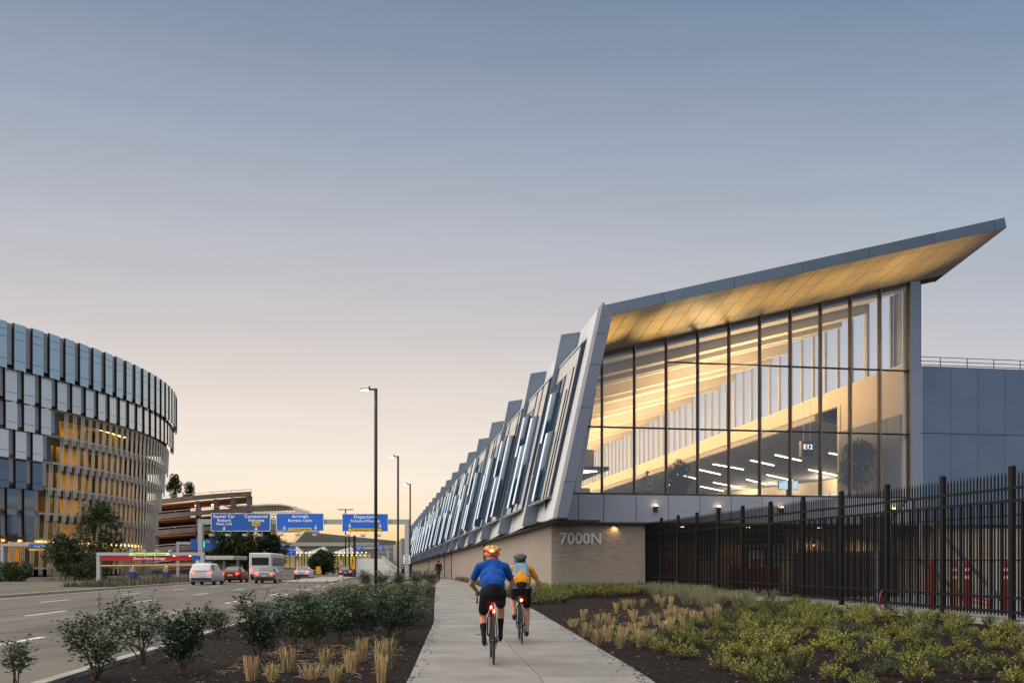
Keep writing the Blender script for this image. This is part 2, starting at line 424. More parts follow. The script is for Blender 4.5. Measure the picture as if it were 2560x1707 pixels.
# --- leaning portal frame at the street end of the front
mat_portal = M('portal_panel', (.215, .23, .275), .38, metal=.35, hue=.05, var=.07, vs=.6)
po = MB().hexa([T(-.66, VF+.1, 3.7), T(-.3, VF+.1, 3.7), T(-.3, -3.95, 3.7), T(-.66, -3.95, 3.7),
                T(1.5, VF+.1, 13.3), T(1.8, VF+.1, 13.3), T(1.8, -3.95, 13.3), T(1.5, -3.95, 13.3)]).build('portal_frame', mat_backing, bld)
zj = [3.65, 5.3, 8.7, 10.68, 12.1, 13.55]
uo = lambda z: -.76+(z-3.65)*.2207
ui = lambda z: -.25+(z-3.65)*.2255
for z0, z1 in zip(zj, zj[1:]):
    a, e = z0+.008, z1-.008
    zi1 = min(e, 13.02) if z1 > 13 else e
    P = [T(uo(a), VF, a), T(ui(a), VF, a), T(ui(zi1), VF, zi1), T(uo(e), VF+.02, e)]
    MB().prism(P, T(0, 0, 0), T(0, .08, 0)).build('portal_panel', mat_portal, po)
    P = [T(uo(a), VF+.085, a), T(uo(e), VF+.085, e), T(uo(e), -3.9, e), T(uo(a), -3.9, a)]
    MB().prism(P, T(0, 0, 0), T(.08, 0, 0)).build('portal_side', mat_portal, po)
    P = [T(ui(a), VF+.085, a), T(ui(zi1), VF+.085, zi1), T(ui(zi1), -3.9, zi1), T(ui(a), -3.9, a)]
    MB().prism(P, T(0, 0, 0), T(-.06, 0, 0)).build('portal_reveal', mat_portal, po)
MB().hexa([T(-.75, VF+.01, 3.6), T(-.22, VF+.01, 3.6), T(.3, -.3, 3.6), T(-.72, -.3, 3.6), T(-.75, VF+.01, 3.648), T(-.22, VF+.01, 3.648), T(.3, -.3, 3.648), T(-.72, -.3, 3.648)]).build('portal_underside', MATS['overhang'], po)

# --- street facade: sawtooth bays, each ending in a leaning fin
mat_wallp = M('bay_panel', (.66, .65, .63), .45, metal=.15, hue=.07, var=.06, vs=.8)
mat_fin = M('fin_panel', (.20, .245, .31), .40, metal=.45, hue=.08, var=.08, vs=.7)
mat_trim = M('pale_trim', (.62, .60, .57), .4, metal=.3)
mat_tube = M('blue_tube', (.022, .036, .055), .12, spec=1.0)
mat_bglass = M('bay_glass', (.03, .055, .085), .07, metal=.0, spec=1.0)
mat_cream = M('cream_panel', (.66, .62, .55), .3, metal=.15)
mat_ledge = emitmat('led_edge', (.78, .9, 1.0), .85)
mat_navy = M('navy_jamb', (.02, .035, .07), .25, metal=.3)
mat_bflank = M('blue_flank', (.05, .11, .19), .15, metal=.5)
BV = [-3.9]+[4.05+9.69*k for k in range(22)]
rbay = random.Random(11)
for j, (v0, v1) in enumerate(zip(BV, BV[1:])):
    A, B_, C_, D = Vector((-.76, v0, 3.68)), Vector((-.15, v1-.12, 3.72)), Vector((2.44, v1-.12, 14.62)), Vector((1.42, v0, 13.52))
    def S(s, t_, d=0.):     # point on the bay wall, d metres proud of it towards the street
        p = (A*(1-s)+B_*s)*(1-t_)+(D*(1-s)+C_*s)*t_
        return Ts(p.x-d*.965, p.y-.06*d, p.z-d*.22)
    def plate(mb, s0, s1, t0, t1, d0, d1):
        return mb.hexa([S(s0, t0, d0), S(s1, t0, d0), S(s1, t1, d0), S(s0, t1, d0), S(s0, t0, d1), S(s1, t0, d1), S(s1, t1, d1), S(s0, t1, d1)])
    A2, D2 = Vector((-.74, v0, 3.68)), Vector((1.42, v0, 13.46))
    B2, C2 = Vector((-.74, v1-.10, 3.68)), Vector((1.42, v1-.10, 13.46))
    def S2(s, t_, d=0.):    # outer plane of the window box, parallel to the street
        p = (A2*(1-s)+B2*s)*(1-t_)+(D2*(1-s)+C2*s)*t_
        return Ts(p.x-d*.976, p.y, p.z-d*.215)
    def plate2(mb, s0, s1, t0, t1, d0, d1):
        return mb.hexa([S2(s0, t0, d0), S2(s1, t0, d0), S2(s1, t1, d0), S2(s0, t1, d0), S2(s0, t0, d1), S2(s1, t0, d1), S2(s1, t1, d1), S2(s0, t1, d1)])
    bay = plate(MB(), 0, 1, 0, 1, -.65, -.13).build('facade_bay', mat_backing, bld)
    near = j < 6
    ps = MB()
    for k in range(6):
        for t0, t1 in ((0, .42), (.42, .80), (.80, 1.0)):
            m = MB() if near else ps
            plate(m, k/6+.003, (k+1)/6-.003, t0+.001, t1-.001, -.12, 0)
            if near: m.build('cladding_panel', mat_wallp, bay)
    if not near: ps.build('cladding_panel', mat_wallp, bay)
    s0w = .31 if j == 0 else .26
    s1w, t0w, t1w = .965, .125, .895
    # window box: navy near jamb, head and sill wedges, panes and posts on its outer plane
    def wedge(t0, t1, mat, nm, d):
        P = [S2(s0w, t0, d), S2(s1w, t0, d), S(s1w, t0, -.05), S(s0w, t0, -.05), S2(s0w, t1, d), S2(s1w, t1, d), S(s1w, t1, -.05), S(s0w, t1, -.05)]
        MB().hexa(P).build(nm, mat, bay)
    wedge(t1w, t1w+.012, mat_trim, 'head_trim', .05)
    wedge(t0w-.012, t0w, mat_slate, 'sill', .12)
    for t0, t1 in ((t0w, .42), (.42, .80), (.80, t1w)):
        P = [S2(s0w, t0+.001, 0), S2(s0w+.012, t0+.001, 0), S(s0w+.012, t0+.001, -.05), S(s0w, t0+.001, -.05), S2(s0w, t1-.001, 0), S2(s0w+.012, t1-.001, 0), S(s0w+.012, t1-.001, -.05), S(s0w, t1-.001, -.05)]
        MB().hexa(P).build('jamb', mat_navy, bay)
    cuts = [s0w+.014]+[s0w+(s1w-s0w)*q for q in ((.12, .25, .48, .72) if j == 0 else sorted(rbay.uniform(.1, .92) for _ in range(4)))]+[s1w]
    for k, (a, e) in enumerate(zip(cuts, cuts[1:])):
        if e-a < .02: continue
        blue = (k >= 3) if j == 0 else rbay.random() < .45
        tj = [t0w, .42, .80, t1w]
        for ta, tb in zip(tj, tj[1:]):
            plate2(MB(), a+.003, e-.003, ta+.0015, tb-.0015, -.06, .0).build('window_pane', mat_bglass if blue and tb < .85 else mat_cream, bay)
        if k: plate2(MB(), a-.006, a+.006, t0w, t1w-(rbay.choice((0, .1, .2)) if near else 0), -.02, .05).build('window_post', mat_dark, bay)
    sp_ = [(.66, .13, .50), (.84, .46, .74)] if j == 0 else [(.42, .14, .72), (.66, .12, .52), (.80, .46, .86)]
    for q, (sc_, ta, tb) in enumerate(sp_):
        if j: sc_ += rbay.uniform(-.06, .06); ta = max(.13, ta+rbay.uniform(-.02, .06)); tb = min(.89, tb+rbay.uniform(-.10, .12))
        if j % 5 == 3 and q == 2: continue
        w = .062
        n = 8; V = []
        for tt in (ta, tb):
            for i in range(n+1):
                an_ = math.pi*i/n
                V.append(S2(sc_-w*math.cos(an_)*.5, tt, -.06+.36*math.sin(an_)))
        F = [(i, i+1, n+2+i, n+1+i) for i in range(n)]+[tuple(range(n, -1, -1)), tuple(range(n+1, 2*n+2))]
        mt_ = MB().add(V, F).build('metal_tube', mat_tube, bay)
        mt_.data.polygons.foreach_set('use_smooth', [True]*n+[False]*2)
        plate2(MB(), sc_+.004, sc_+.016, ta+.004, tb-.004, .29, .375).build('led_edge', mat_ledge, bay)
        plate2(MB(), sc_-w*.5-.042, sc_-w*.5-.003, ta+.004, tb-.012, -.08, .13).build('tube_flank', mat_bflank, bay)
    # fin closing the bay
    fo = [Ts(-.86, v1, 3.72), Ts(-.1, v1, 3.75), Ts(2.5, v1, 14.62), Ts(1.36, v1, 14.42)]
    zm = [0, .26, .52, .78, 1]
    fin = MB().prism([Vector(fo[0])+Vector((.05, .03, 0)), Vector(fo[1])+Vector((0, .03, 0)), Vector(fo[2])+Vector((0, .03, -.03)), Vector(fo[3])+Vector((.05, .03, -.03))], Ts(0, 0, 0), Ts(0, .1, 0)).build('facade_fin', mat_trim, bld)
    for a, e in zip(zm, zm[1:]):
        L = lambda p, q, t_: Vector(p)*(1-t_)+Vector(q)*t_
        P = [L(fo[0], fo[3], a+.0015), L(fo[1], fo[2], a+.0015), L(fo[1], fo[2], e-.0015), L(fo[0], fo[3], e-.0015)]
        MB().prism(P, Ts(0, 0, 0), Ts(0, .05, 0)).build('fin_panel', mat_fin, fin)
MB().hexa([Ts(-.8, 215, 0), Ts(20, 215, 0), Ts(20, 216, 0), Ts(-.8, 216, 0), Ts(1, 215, 14), Ts(20, 215, 18), Ts(20, 216, 18), Ts(1, 216, 14)]).build('end_wall', mat_panel, bld)

# --- annex on the right, with railing on its roof
ax = MB().box(20.0, 33, .02, .5, 3.6, 12.3, T).box(20.0, 60, .5, 120, 12.15, 12.3, T).build('annex', mat_backing, bld)
u_ = [20.02, 20.62]+[20.62+1.635*k for k in range(1, 8)]
for a, e in zip(u_, u_[1:]):
    for z0, z1 in ((3.72, 8.69), (8.69, 12.36)):
        MB().bbox(a+.016, e-.016, 0, .08, z0+.016, z1-.016, .006, lambda x, y, z: T(x, y-.07, z)).build('annex_panel', mat_slate if a > 20.1 else mat_panel, ax)
cl = MB().box(19.83, 20.38, -.12, 1.5, 5.1, zg(20)+.02, T).build('corner_column', mat_panel, bld)
MB().box(20.43, 20.68, .25, 1.3, 12.3, zg(20.4)-.05, T).build('corner_blade', mat_slate, bld)
rl = MB()
for z in (12.55, 12.75, 12.98): rl.tube([T(20.7, .5, z), T(33, .5, z)], .022, 5)
for k in range(8): rl.tube([T(22.0+1.635*k, .5, 12.3), T(22.0+1.635*k, .5, 12.98)], .025, 5)
rl.build('roof_railing', M('railing', (.12, .11, .10), .5, metal=.3), ax)
bw2 = MB().box(4.92, 21.5, 3.4, 3.8, -.4, 3.6, T).build('recess_wall', mat_brickfar, bld)
MB().box(21.5, 33, .05, 3.8, -.4, 3.6, T).build('annex_brick_wall', mat_brickfar, bld)
MB().box(20.0, 33, -.03, .05, 3.58, 3.70, T).build('annex_drip', mat_dark, bld)
MB().box(4.6, 4.9, .42, 3.4, -.4, 3.6, T).build('recess_side_wall', mat_brickfar, bld)

# --- hall interior
mat_ceil = M('hall_ceiling', (.66, .60, .50), .6, var=.03, vs=.4)
mat_tan = M('hall_wall', (.60, .50, .38), .6, var=.03, vs=.4)
mat_greyc = M('lounge_ceiling', (.13, .15, .19), .6, var=.1, vs=1.5, stretch=(1, 6, 1))  # blue tint stands in for dusk sky reflected in the front glass
mat_led = emitmat('led_strip', (1.0, .80, .50), 9.0)
hall = MB().box(-.1, 33, .2, 205, 4.85, 5.05, T).build('hall_floor', M('hall_floor', (.25, .22, .19), .4), bld)
MB().box(19.6, 19.85, .2, 6.8, 5.0, 12.4, T).build('hall_side_wall', mat_tan, bld)
MB().box(19.55, 20.0, 6.805, 7.15, 5.05, 11.4, T).build('lounge_column', mat_tan, bld)
band = MB().box(19.6, 19.9, 6.805, 205, 11.42, 12.4, T).build('hall_wall_band', mat_tan, bld)
MB().box(19.75, 20.1, 10.4, 205, 11.05, 11.41, T).build('lounge_fascia', M('fascia_grey', (.34, .31, .28), .6), bld)
for k in range(5):
    MB().box(19.52, 19.598, .4+k*1.3, 1.66+k*1.3, 5.05, 9.75, T).build('wall_panel', M('dim_panel', (.15, .16, .19), .5, hue=.05, var=.02), bld)  # dark grey-blue colour stands in for the unlit wall and bluish reflection
bvv = [.25]+BV[1:]
for j, (v0, v1) in enumerate(zip(bvv, bvv[1:])):
    o0 = -.45 if j else -.28; o1 = .45 if j else .1
    z = lambda u, o: zg(u)-.06+o
    P = [T(2.4, v0, z(2.4, o0)), T(19.6, v0, z(19.6, o0)), T(19.6, v1, z(19.6, o1)), T(2.4, v1, z(2.4, o1))]
    c = MB().hexa(P+[(p[0], p[1], p[2]+.12) for p in P]); c.build('hall_ceiling', mat_ceil, bld)
    n0 = -.45
    P = [T(2.4, v1-.08, z(2.4, n0)), T(19.6, v1-.08, z(19.6, n0)), T(19.6, v1-.08, z(19.6, o1)), T(2.4, v1-.08, z(2.4, o1))]
    rs = MB().prism(P, T(0, 0, 0), T(0, .07, 0)).build('ceiling_riser', mat_ceil, bld)
    if j < 12:
        for dv, dz in ((2.6, -.10), (5.6, -.06)):
            if j == 0: continue
            oo = o0+(o1-o0)*dv/9.69
            P = [T(2.4, v0+dv, z(2.4, oo)-.30), T(19.6, v0+dv, z(19.6, oo)-.30), T(19.6, v0+dv, z(19.6, oo)), T(2.4, v0+dv, z(2.4, oo))]
            MB().prism(P, T(0, 0, 0), T(0, .5, 0)).build('ceiling_beam', mat_ceil, bld)
        # clerestory window of the bay
        cw = MB().prism([T(19.62, v0, 12.4), T(19.62, v1, 12.4), T(19.62, v1, 12.52), T(19.62, v0, 12.52)], T(0, 0, 0), T(.25, 0, 0)).build('clerestory_window', mat_trim, bld)
        npn = 6 if j else 3
        for k in range(npn+1):
            vv = v0+.08+(v1-v0-.16)*k/npn; oo = o0+(o1-o0)*k/npn
            MB().box(19.62, 19.80, vv-.06, vv+.06, 12.5, z(19.6, oo), T).build('clerestory_post', mat_trim, cw)
            if k < npn:
                v2 = v0+.08+(v1-v0-.16)*(k+1)/npn; o2 = o0+(o1-o0)*(k+1)/npn
                MB().quad(T(19.78, vv+.07, 12.52), T(19.78, v2-.07, 12.52), T(19.78, v2-.07, z(19.6, o2)), T(19.78, vv+.07, z(19.6, oo))).build('clerestory_pane', mat_clear, cw)
        if j:
            area('hall_light', T(13.5, (v0+v1)/2, 9.2), (.12, 0, 1), 8.5, 1.2, 1550, (1, .69, .36))
    # street-side inner wall closing the hall
    if j < 14:
        MB().hexa([Ts(1.2, v0, 5), Ts(1.5, v0, 5), Ts(1.5, v1, 5), Ts(1.2, v1, 5), Ts(2.6, v0, 14), Ts(2.9, v0, 14), Ts(2.9, v1, 14), Ts(2.6, v1, 14)]).build('hall_street_wall', mat_ceil, bld)
MB().box(3, 19.5, 150, 150.3, 5, 13, T).build('hall_end_wall', mat_tan, bld)
# lounge beyond the opening: dark ceiling with linear lights, lit back wall with windows
LC = MB()
LC.hexa([T(20, 10.5, 11.06), T(24, 13.5, 11.06), T(60, 55, 11.06), T(20, 130, 11.06), T(20, 10.5, 11.2), T(24, 13.5, 11.2), T(60, 55, 11.2), T(20, 130, 11.2)])
MB().prism([T(19.95, 10.45, 11.05), T(24, 13.45, 11.05), T(24, 13.45, 11.42), T(19.95, 10.45, 11.42)], T(0, 0, 0), T(.1, -.12, 0)).build('lounge_fascia', MATS['fascia_grey'], bld)
lc = LC.build('lounge_ceiling', mat_greyc, bld)
LED = [(29.51,73.27,33.17,77.13),(26.76,75.24,28.27,76.73),(22.57,76.5,26.13,80.64),(32.46,80.8,34.92,83.25),(21.5,80.38,24.77,84.38),(30.46,82.92,35.37,88.37),(18.79,83.33,22.81,87.9),(29.26,87.99,34.06,93.55),(18.4,87.96,21.62,92.55),(26.54,92.9,31.06,98.9),(16.65,91.6,20.12,97.2),(25.7,97.8,29.4,103.4),(22.9,101.4,27.7,108.1),(18.4,104.2,19.6,105.5),(22.5,106.4,26.7,112.7)]
for i, (x0, y0, x1, y1) in enumerate(LED):
    MB().bar((x0, y0, 11.0), (x1, y1, 11.0), .09, .05).build('linear_light', mat_led, lc)
bk = MB().bar((24, 121, 8), (32.6, 106, 8), .3, 6.2).bar((32.6, 106, 8), (37.5, 93, 8), .3, 6.2).bar((37.5, 93, 8), (50, 70, 8), .3, 6.2).build('lounge_back_wall', mat_tan, bld)
for k in range(9):
    d_ = Vector((8.6, -15, 0)).normalized() if k < 4 else Vector((4.9, -13, 0)).normalized()
    a = (Vector((24.4, 119, 8.4))+d_*4.2*k) if k < 4 else (Vector((32.2, 105.6, 8.4))+d_*2.7*(k-4)); e = a+d_*(3.6 if k < 4 else 2.3)
    MB().bar(a, e, .1, 2.2).build('lounge_window', M('lounge_window', (.42, .5, .5), .2, emit=(.75, .9, .85), es=.35), bk)
area('lounge_light', (30, 92, 10.6), (.2, .6, -.5), 16, 10, 1100, (1, .80, .56))
for x_, y_ in ((30.2, 104), (33.4, 96.5), (36.5, 89.5), (28, 110)): area('lounge_light', (x_, y_, 9.3), (.05, .03, 1), 1.2, 1.2, 330, (1, .74, .42))
area('lounge_light', (24, 66, 10.7), (.1, .2, -1), 8, 6, 160, (1, .78, .5))
# check-in soffit block by the portal with an LED line under it
ks = MB().box(2.3, 5.3, 8.5, 16, 7.35, 7.55, T).build('bulkhead_slab', M('bulkhead_slab', (.10, .10, .12), .5), bld)
MB().box(2.3, 4.6, 9.5, 16, 7.56, 8.7, T).build('bulkhead', mat_ceil, bld)
MB().box(1.9, 4.3, 9.3, 12, 5.05, 6.3, T).build('counter_block', mat_tan, bld)
MB().bar(T(2.4, 9.0, 7.33), T(4.7, 9.2, 7.33), .08, .03).build('led_line', mat_led, ks)
MB().bar(T(4.7, 9.2, 7.33), T(2.6, 13.0, 7.33), .08, .03).build('led_line', mat_led, ks)
cm = MB()
for k in range(9): cm.bar(T(2.5+.1*k, 15, 9.0), T(2.5+.1*k, 15, 12.3), .03, .03)
for k in range(8): cm.bar(T(2.5, 15, 9.1+.4*k), T(3.35, 15, 9.1+.4*k), .03, .03)
cm.build('copper_screen', M('copper', (.35, .13, .06), .4, metal=.6), bld)

# --- glowing floods on the spandrel that light the soffit
mat_lampglow = emitmat('lamp_glow', (1.0, .72, .32), 14.0)
def floodlight(u, lab):
    o = local('wall_floodlight', lab, 'light', T(u, -.31, 4.42), 'bullet floodlights along the spandrel', RZ)
    MB().box(-.09, .09, -.05, 0, -.14, .14).build('back_plate', M('brown_metal', (.05, .035, .028), .5), o)
    MB().tube([(0, -.05, -.05), (0, -.16, -.05)], .03, 8).build('arm', MATS['brown_metal'], o)
    MB().tube([(0, -.17, -.2), (0, -.17, .1)], [.085, .105], 12).build('housing', MATS['brown_metal'], o, smooth=False)
    MB().lathe([(.095, .0), (.07, .05), (.02, .075)], 12, (0, -.17, .102)).build('lens', mat_lampglow, o, smooth=True)
    p = Vector(T(u, -.48, 4.75)); spot('flood_beam', p, Vector(T(u, -2.5, 14.5))-Vector(T(u, -.48, 4.75)), 5200, (1, .58, .15), 28, 1.0, .05)
fl_l = ['brown bullet floodlight on spandrel above the 7000N brick wall', 'brown bullet floodlight on spandrel above the first fence panels', 'bullet floodlight glowing just over the middle fence pickets', 'bullet floodlight behind the tallest pickets by the brown container', 'bullet floodlight on the spandrel under the right end of the glass']
_sp = [T(3.35, -.16, 3.597)]
MB().tube([_sp[0], (_sp[0][0], _sp[0][1], 3.58)], .07, 12).build('soffit_downlight', mat_dark, bld)
spot('soffit_beam', (_sp[0][0], _sp[0][1], 3.55), (-.35, .10, -1), 22, (1, .6, .25), 120, .9, .04)
for u, l in zip((5.35, 8.75, 12.2, 15.6, 18.6), fl_l): floodlight(u, l)
spot('flood_beam', T(2.1, -.6, 5.0), Vector(T(2.0, -2.8, 13))-Vector(T(2.1, -.6, 5.0)), 5200, (1, .58, .15), 28, 1.0, .05)  # extra beam added without a fixture, lights the left end of the soffit
# ================================================================== GROUND, ROAD, SIDEWALK, BEDS
RS = -.105                                   # road direction: X changes by RS per metre of Y
def rd(x0): return lambda y: x0+RS*y
g = MB().quad((-1500, -60, -.12), (1500, -60, -.12), (1500, 2500, -.12), (-1500, 2500, -.12)).build('ground', M('ground', (.10, .095, .075), .95, var=.3, vs=.05, two=(.13, .115, .08)))
tag(g, kind='structure')
road = MB()
ys = [-6]+list(range(0, 64, 4))+[70, 80, 95, 110, 130, 156]
def kerbx(y): return -4.25-.1*y if y < 62 else -10.45-.035*(y-62)
def leftx(y): return -18.6-.11*y
for a, e in zip(ys, ys[1:]):
    road.quad((leftx(a), a, 0), (kerbx(a), a, 0), (kerbx(e), e, 0), (leftx(e), e, 0))
road.quad((-60, 20, -.004), (-20, 20, -.004), (-28, 100, -.004), (-80, 100, -.004))
road.quad((-130, 100, -.004), (-24, 100, -.004), (-36, 260, -.004), (-160, 260, -.004))
tag(road.build('road', mat_asphalt), kind='structure')
ramp_ = MB()
rp = [(156, -27.5, -19.5, .0), (190, -33.5, -25.0, .9), (230, -40.5, -32.0, 2.3), (262, -46, -38, 3.9)]
for (y0, l0, r0, z0), (y1, l1, r1, z1) in zip(rp, rp[1:]):
    ramp_.quad((l0, y0, z0), (r0, y0, z0), (r1, y1, z1), (l1, y1, z1))
    for x0, x1 in ((l0, l1), (r0, r1)):
        ramp_.hexa([(x0-.15, y0, -.1), (x0+.15, y0, -.1), (x1+.15, y1, -.1), (x1-.15, y1, -.1), (x0-.15, y0, z0+.8), (x0+.15, y0, z0+.8), (x1+.15, y1, z1+.8), (x1-.15, y1, z1+.8)])
tag(ramp_.build('departures_ramp', M('ramp_concrete', (.34, .33, .31), .8, var=.15, vs=.4, stretch=(1, .2, 1))), kind='structure')
# lane paint
mk = MB()
def dash(x0, s, y0, y1, w=.15):
    f = lambda y: x0+s*y
    mk.add([(f(y0)-w/2, y0, .004), (f(y0)+w/2, y0, .004), (f(y1)+w/2, y1, .004), (f(y1)-w/2, y1, .004)], [(0, 1, 2, 3)])
for k in range(7): dash(-7.6, -.101, 14.9+9.8*k, 17.9+9.8*k)
for k in range(4): dash(-6.85, -.104, 34.2+9.8*k, 36.6+9.8*k)
for k in range(9): dash(-11.25, -.106, 15.8+9.8*k, 18.8+9.8*k)
for k in range(9): dash(-14.9, -.108, 15.8+9.8*k, 18.8+9.8*k)
dash(-18.2, -.11, 0, 130, .12); dash(-4.75, -.1, 66, 78, .15)
tag(mk.build('lane_markings', mat_mark), kind='structure')
# dark tyre and seam streaks in the asphalt (sealed cracks)
st_ = MB()
rs_ = random.Random(5)
for x0, y0, y1, w in ((-8.9, 13, 26, .14), (-10.4, 20, 40, .10), (-12.6, 18, 44, .12), (-7.0, 18, 25.5, .22), (-13.5, 28, 60, .14), (-9.3, 36, 52, .1)):
    f = lambda y: x0+RS*y+.05*math.sin(y*.7)
    n = 8
    for i in range(n):
        a = y0+(y1-y0)*i/n; e = y0+(y1-y0)*(i+1)/n
        st_.add([(f(a)-w/2, a, .003), (f(a)+w/2, a, .003), (f(e)+w/2, e, .003), (f(e)-w/2, e, .003)], [(0, 1, 2, 3)])
pt_ = MB()
for x0_, y0_, y1_, w_ in ((-8.6, 19, 24.5, 1.5), (-12.1, 30, 41, 1.1), (-6.4, 27, 31, 1.3), (-15.6, 24, 29, 2.0), (-10.6, 48, 62, 1.2)):
    f = lambda y: x0_+RS*y
    pt_.add([(f(y0_), y0_, .002), (f(y0_)+w_, y0_+.05, .002), (f(y1_)+w_, y1_-.08, .002), (f(y1_), y1_, .002)], [(0, 1, 2, 3)])
tag(pt_.build('asphalt_patch', M('asphalt_patch', (.08, .07, .057), .85, var=.3, vs=1.5, bump=.5, bs=90)), kind='structure')
tag(st_.build('road_sealing', M('sealant', (.03, .03, .03), .6)), kind='structure')

# kerb along the planting bed
kb = local('kerb', None, None, (0, 0, 0)); tag(kb, kind='structure')
kys = [2.5*k for k in range(1, 26)]
for a, e in zip(kys, kys[1:]):
    P = []
    for z0, (w0, w1) in ((-.1, (-.09, .09)), (.13, (-.07, .09))):
        P += [(kerbx(a)+w0, a+.006, z0), (kerbx(a)+w1, a+.006, z0), (kerbx(e)+w1, e-.006, z0), (kerbx(e)+w0, e-.006, z0)]
    MB().hexa(P).build('kerb_stone', mat_kerb, kb)

# sidewalk slabs
SL = [(-.85, 3), (-1.22, 10.8), (-1.45, 14.5), (-1.82, 20.8), (-2.55, 29.2), (-4.3, 50), (-6.5, 76), (-9.2, 100), (-16, 150)]
SR = [(1.72, 3), (1.58, 10.8), (1.25, 16.6), (.70, 26.5), (-.75, 45), (-2.7, 66), (-5.2, 85), (-7.2, 100), (-14, 150)]
def SM(y): return interp([(.62, 3), (.31, 10.8), (.02, 13.6), (-.35, 20), (-1.0, 29), (-2.6, 50), (-4.6, 76), (-8.2, 100), (-15, 150)], y)
sdw = local('sidewalk', None, None, (0, 0, 0)); tag(sdw, kind='structure')
mat_slab = M('paving_slab', (.235, .221, .202), .72, var=.27, vs=.95, bump=.15, bs=120, hue=.10, coord='Object')
y = 4.0; rp_ = random.Random(2)
while y < 98:
    e = y+1.62
    for L_, R_ in ((lambda q: interp(SL, q), SM), (SM, lambda q: interp(SR, q))):
        gap = .005; z = .12+rp_.uniform(-.002, .002)
        P = [(L_(y)+gap, y+gap, z), (R_(y)-gap, y+gap, z), (R_(e)-gap, e-gap, z), (L_(e)+gap, e-gap, z)]
        MB().hexa([(p[0], p[1], -.05) for p in P]+P).build('paving_slab', mat_slab, sdw)
    y = e
sb = MB()
for (a, e) in zip(range(3, 99, 3), range(6, 102, 3)):
    sb.quad((interp(SL, a)+.02, a, .107), (interp(SR, a)-.02, a, .107), (interp(SR, e)-.02, e, .107), (interp(SL, e)+.02, e, .107))
sb.quad((interp(SL, 98), 98, .11), (interp(SR, 98), 98, .11), (-14, 150, .11), (-16, 150, .11))
sb.build('slab_joint', M('joint', (.06, .055, .05), .9), sdw)
# manhole rings and the steel lid in the walk
mh = MB().lathe([(.10, 0), (.10, .006), (.07, .008)], 14, (-.62, 16.9, .121)); mh.build('utility_cover', mat_dark, sdw)

ck = MB(); rk = random.Random(9); px_ = [(.14+.085*k, 11.62+.02*k+rk.uniform(-.012, .012)) for k in range(9)]
for (xa_, ya_), (xb_, yb_) in zip(px_, px_[1:]):
    w_ = .009*rk.uniform(.5, 1.3); ck.add([(xa_, ya_-w_, .1235), (xb_, yb_-w_, .1235), (xb_, yb_+w_, .1235), (xa_, ya_+w_, .1235)], [(0, 1, 2, 3)])
ck.build('crack', M('crack_dark', (.06, .055, .05), .9), sdw)
# beds
def zbed(x, y):        # the right bed rises gently towards the building
    return .06+.22*max(0, min(1, (y-16)/30))*max(0, min(1, (x-interp(SR, y))/3))
FX = lambda y: 11.1-.1567*(y-19.8)        # fence line
rb_ = MB(); N = 22
ysb = [3+1.1*k for k in range(40)]
V = []; F = []
for y in ysb:
    for i in range(N+1):
        x = interp(SR, y)+.0+(FX(y)-interp(SR, y)+.1)*i/N
        V.append((x, y, zbed(x, y)+.03*(rnd.random()-.5)))
n = N+1
F = [(j*n+i, j*n+i+1, (j+1)*n+i+1, (j+1)*n+i) for j in range(len(ysb)-1) for i in range(N)]
rb_.add(V, F)
o = rb_.build('planting_bed', mat_mulch, smooth=True); tag(o, kind='structure')
V = []
lb_ = MB(); ysl = [3+1.1*k for k in range(54)]
for y in ysl:
    for i in range(11):
        x = kerbx(y)+.08+(interp(SL, y)-kerbx(y)-.08)*i/10
        V.append((x, y, .07+.05*math.sin(math.pi*i/10)+.03*(rnd.random()-.5)))
lb_.add(V, [(j*11+i, j*11+i+1, (j+1)*11+i+1, (j+1)*11+i) for j in range(len(ysl)-1) for i in range(10)])
tag(lb_.build('planting_bed', mat_mulch, smooth=True), kind='structure')
V = []; bs_ = MB()   # strip between walk and building, beyond the corner
ysw = [46+4*k for k in range(26)]
for y in ysw:
    for i in range(4):
        x0 = interp(SR, y); x1 = 2.1-.157*(y-45.4)
        V.append((x0+(x1-x0)*i/3, y, .05))
bs_.add(V, [(j*4+i, j*4+i+1, (j+1)*4+i+1, (j+1)*4+i) for j in range(len(ysw)-1) for i in range(3)])
tag(bs_.build('planting_bed', mat_mulch), kind='structure')
ap = MB().quad((FX(12)+.1, 12, .1), (40, 12, .1), (40, 52, .1), (FX(46), 50, .1)).build('service_yard', M('yard_concrete', (.20, .195, .19), .85, var=.2, vs=.8)); tag(ap, kind='structure')

# wood chips scattered over the mulch
ch = MB(); rc = random.Random(21)
def chip(x, y, z):
    a = rc.uniform(0, 6.3); l = rc.uniform(.012, .04); w = l*rc.uniform(.25, .5); c, s_ = math.cos(a), math.sin(a); t_ = rc.uniform(-.012, .012)
    ch.k = 0 if rc.random() < .86 else 1
    ch.add([(x-c*l, y-s_*l, z), (x+s_*w, y-c*w, z+.004), (x+c*l, y+s_*l, z+t_+.008), (x-s_*w, y+c*w, z+.006)], [(0, 1, 2, 3)])
for _ in range(9000):
    y = 8.5+20*rc.random()**1.8
    if rc.random() < .62:
        x = rc.uniform(interp(SR, y)+.02, min(FX(y)-.2, 9)); z = zbed(x, y)+.012
    else:
        x = rc.uniform(kerbx(y)+.1, interp(SL, y)-.02); z = .10+.04*math.sin(math.pi*(x-kerbx(y))/(interp(SL, y)-kerbx(y)))
    chip(x, y, z)
for _ in range(420):      # crumbs of mulch kicked onto the edges of the walk
    y = 9+16*rc.random()**1.5
    x = interp(SR, y)-.01-abs(rc.gauss(0, .09)) if rc.random() < .5 else interp(SL, y)+.01+abs(rc.gauss(0, .09))
    chip(x, y, .124)
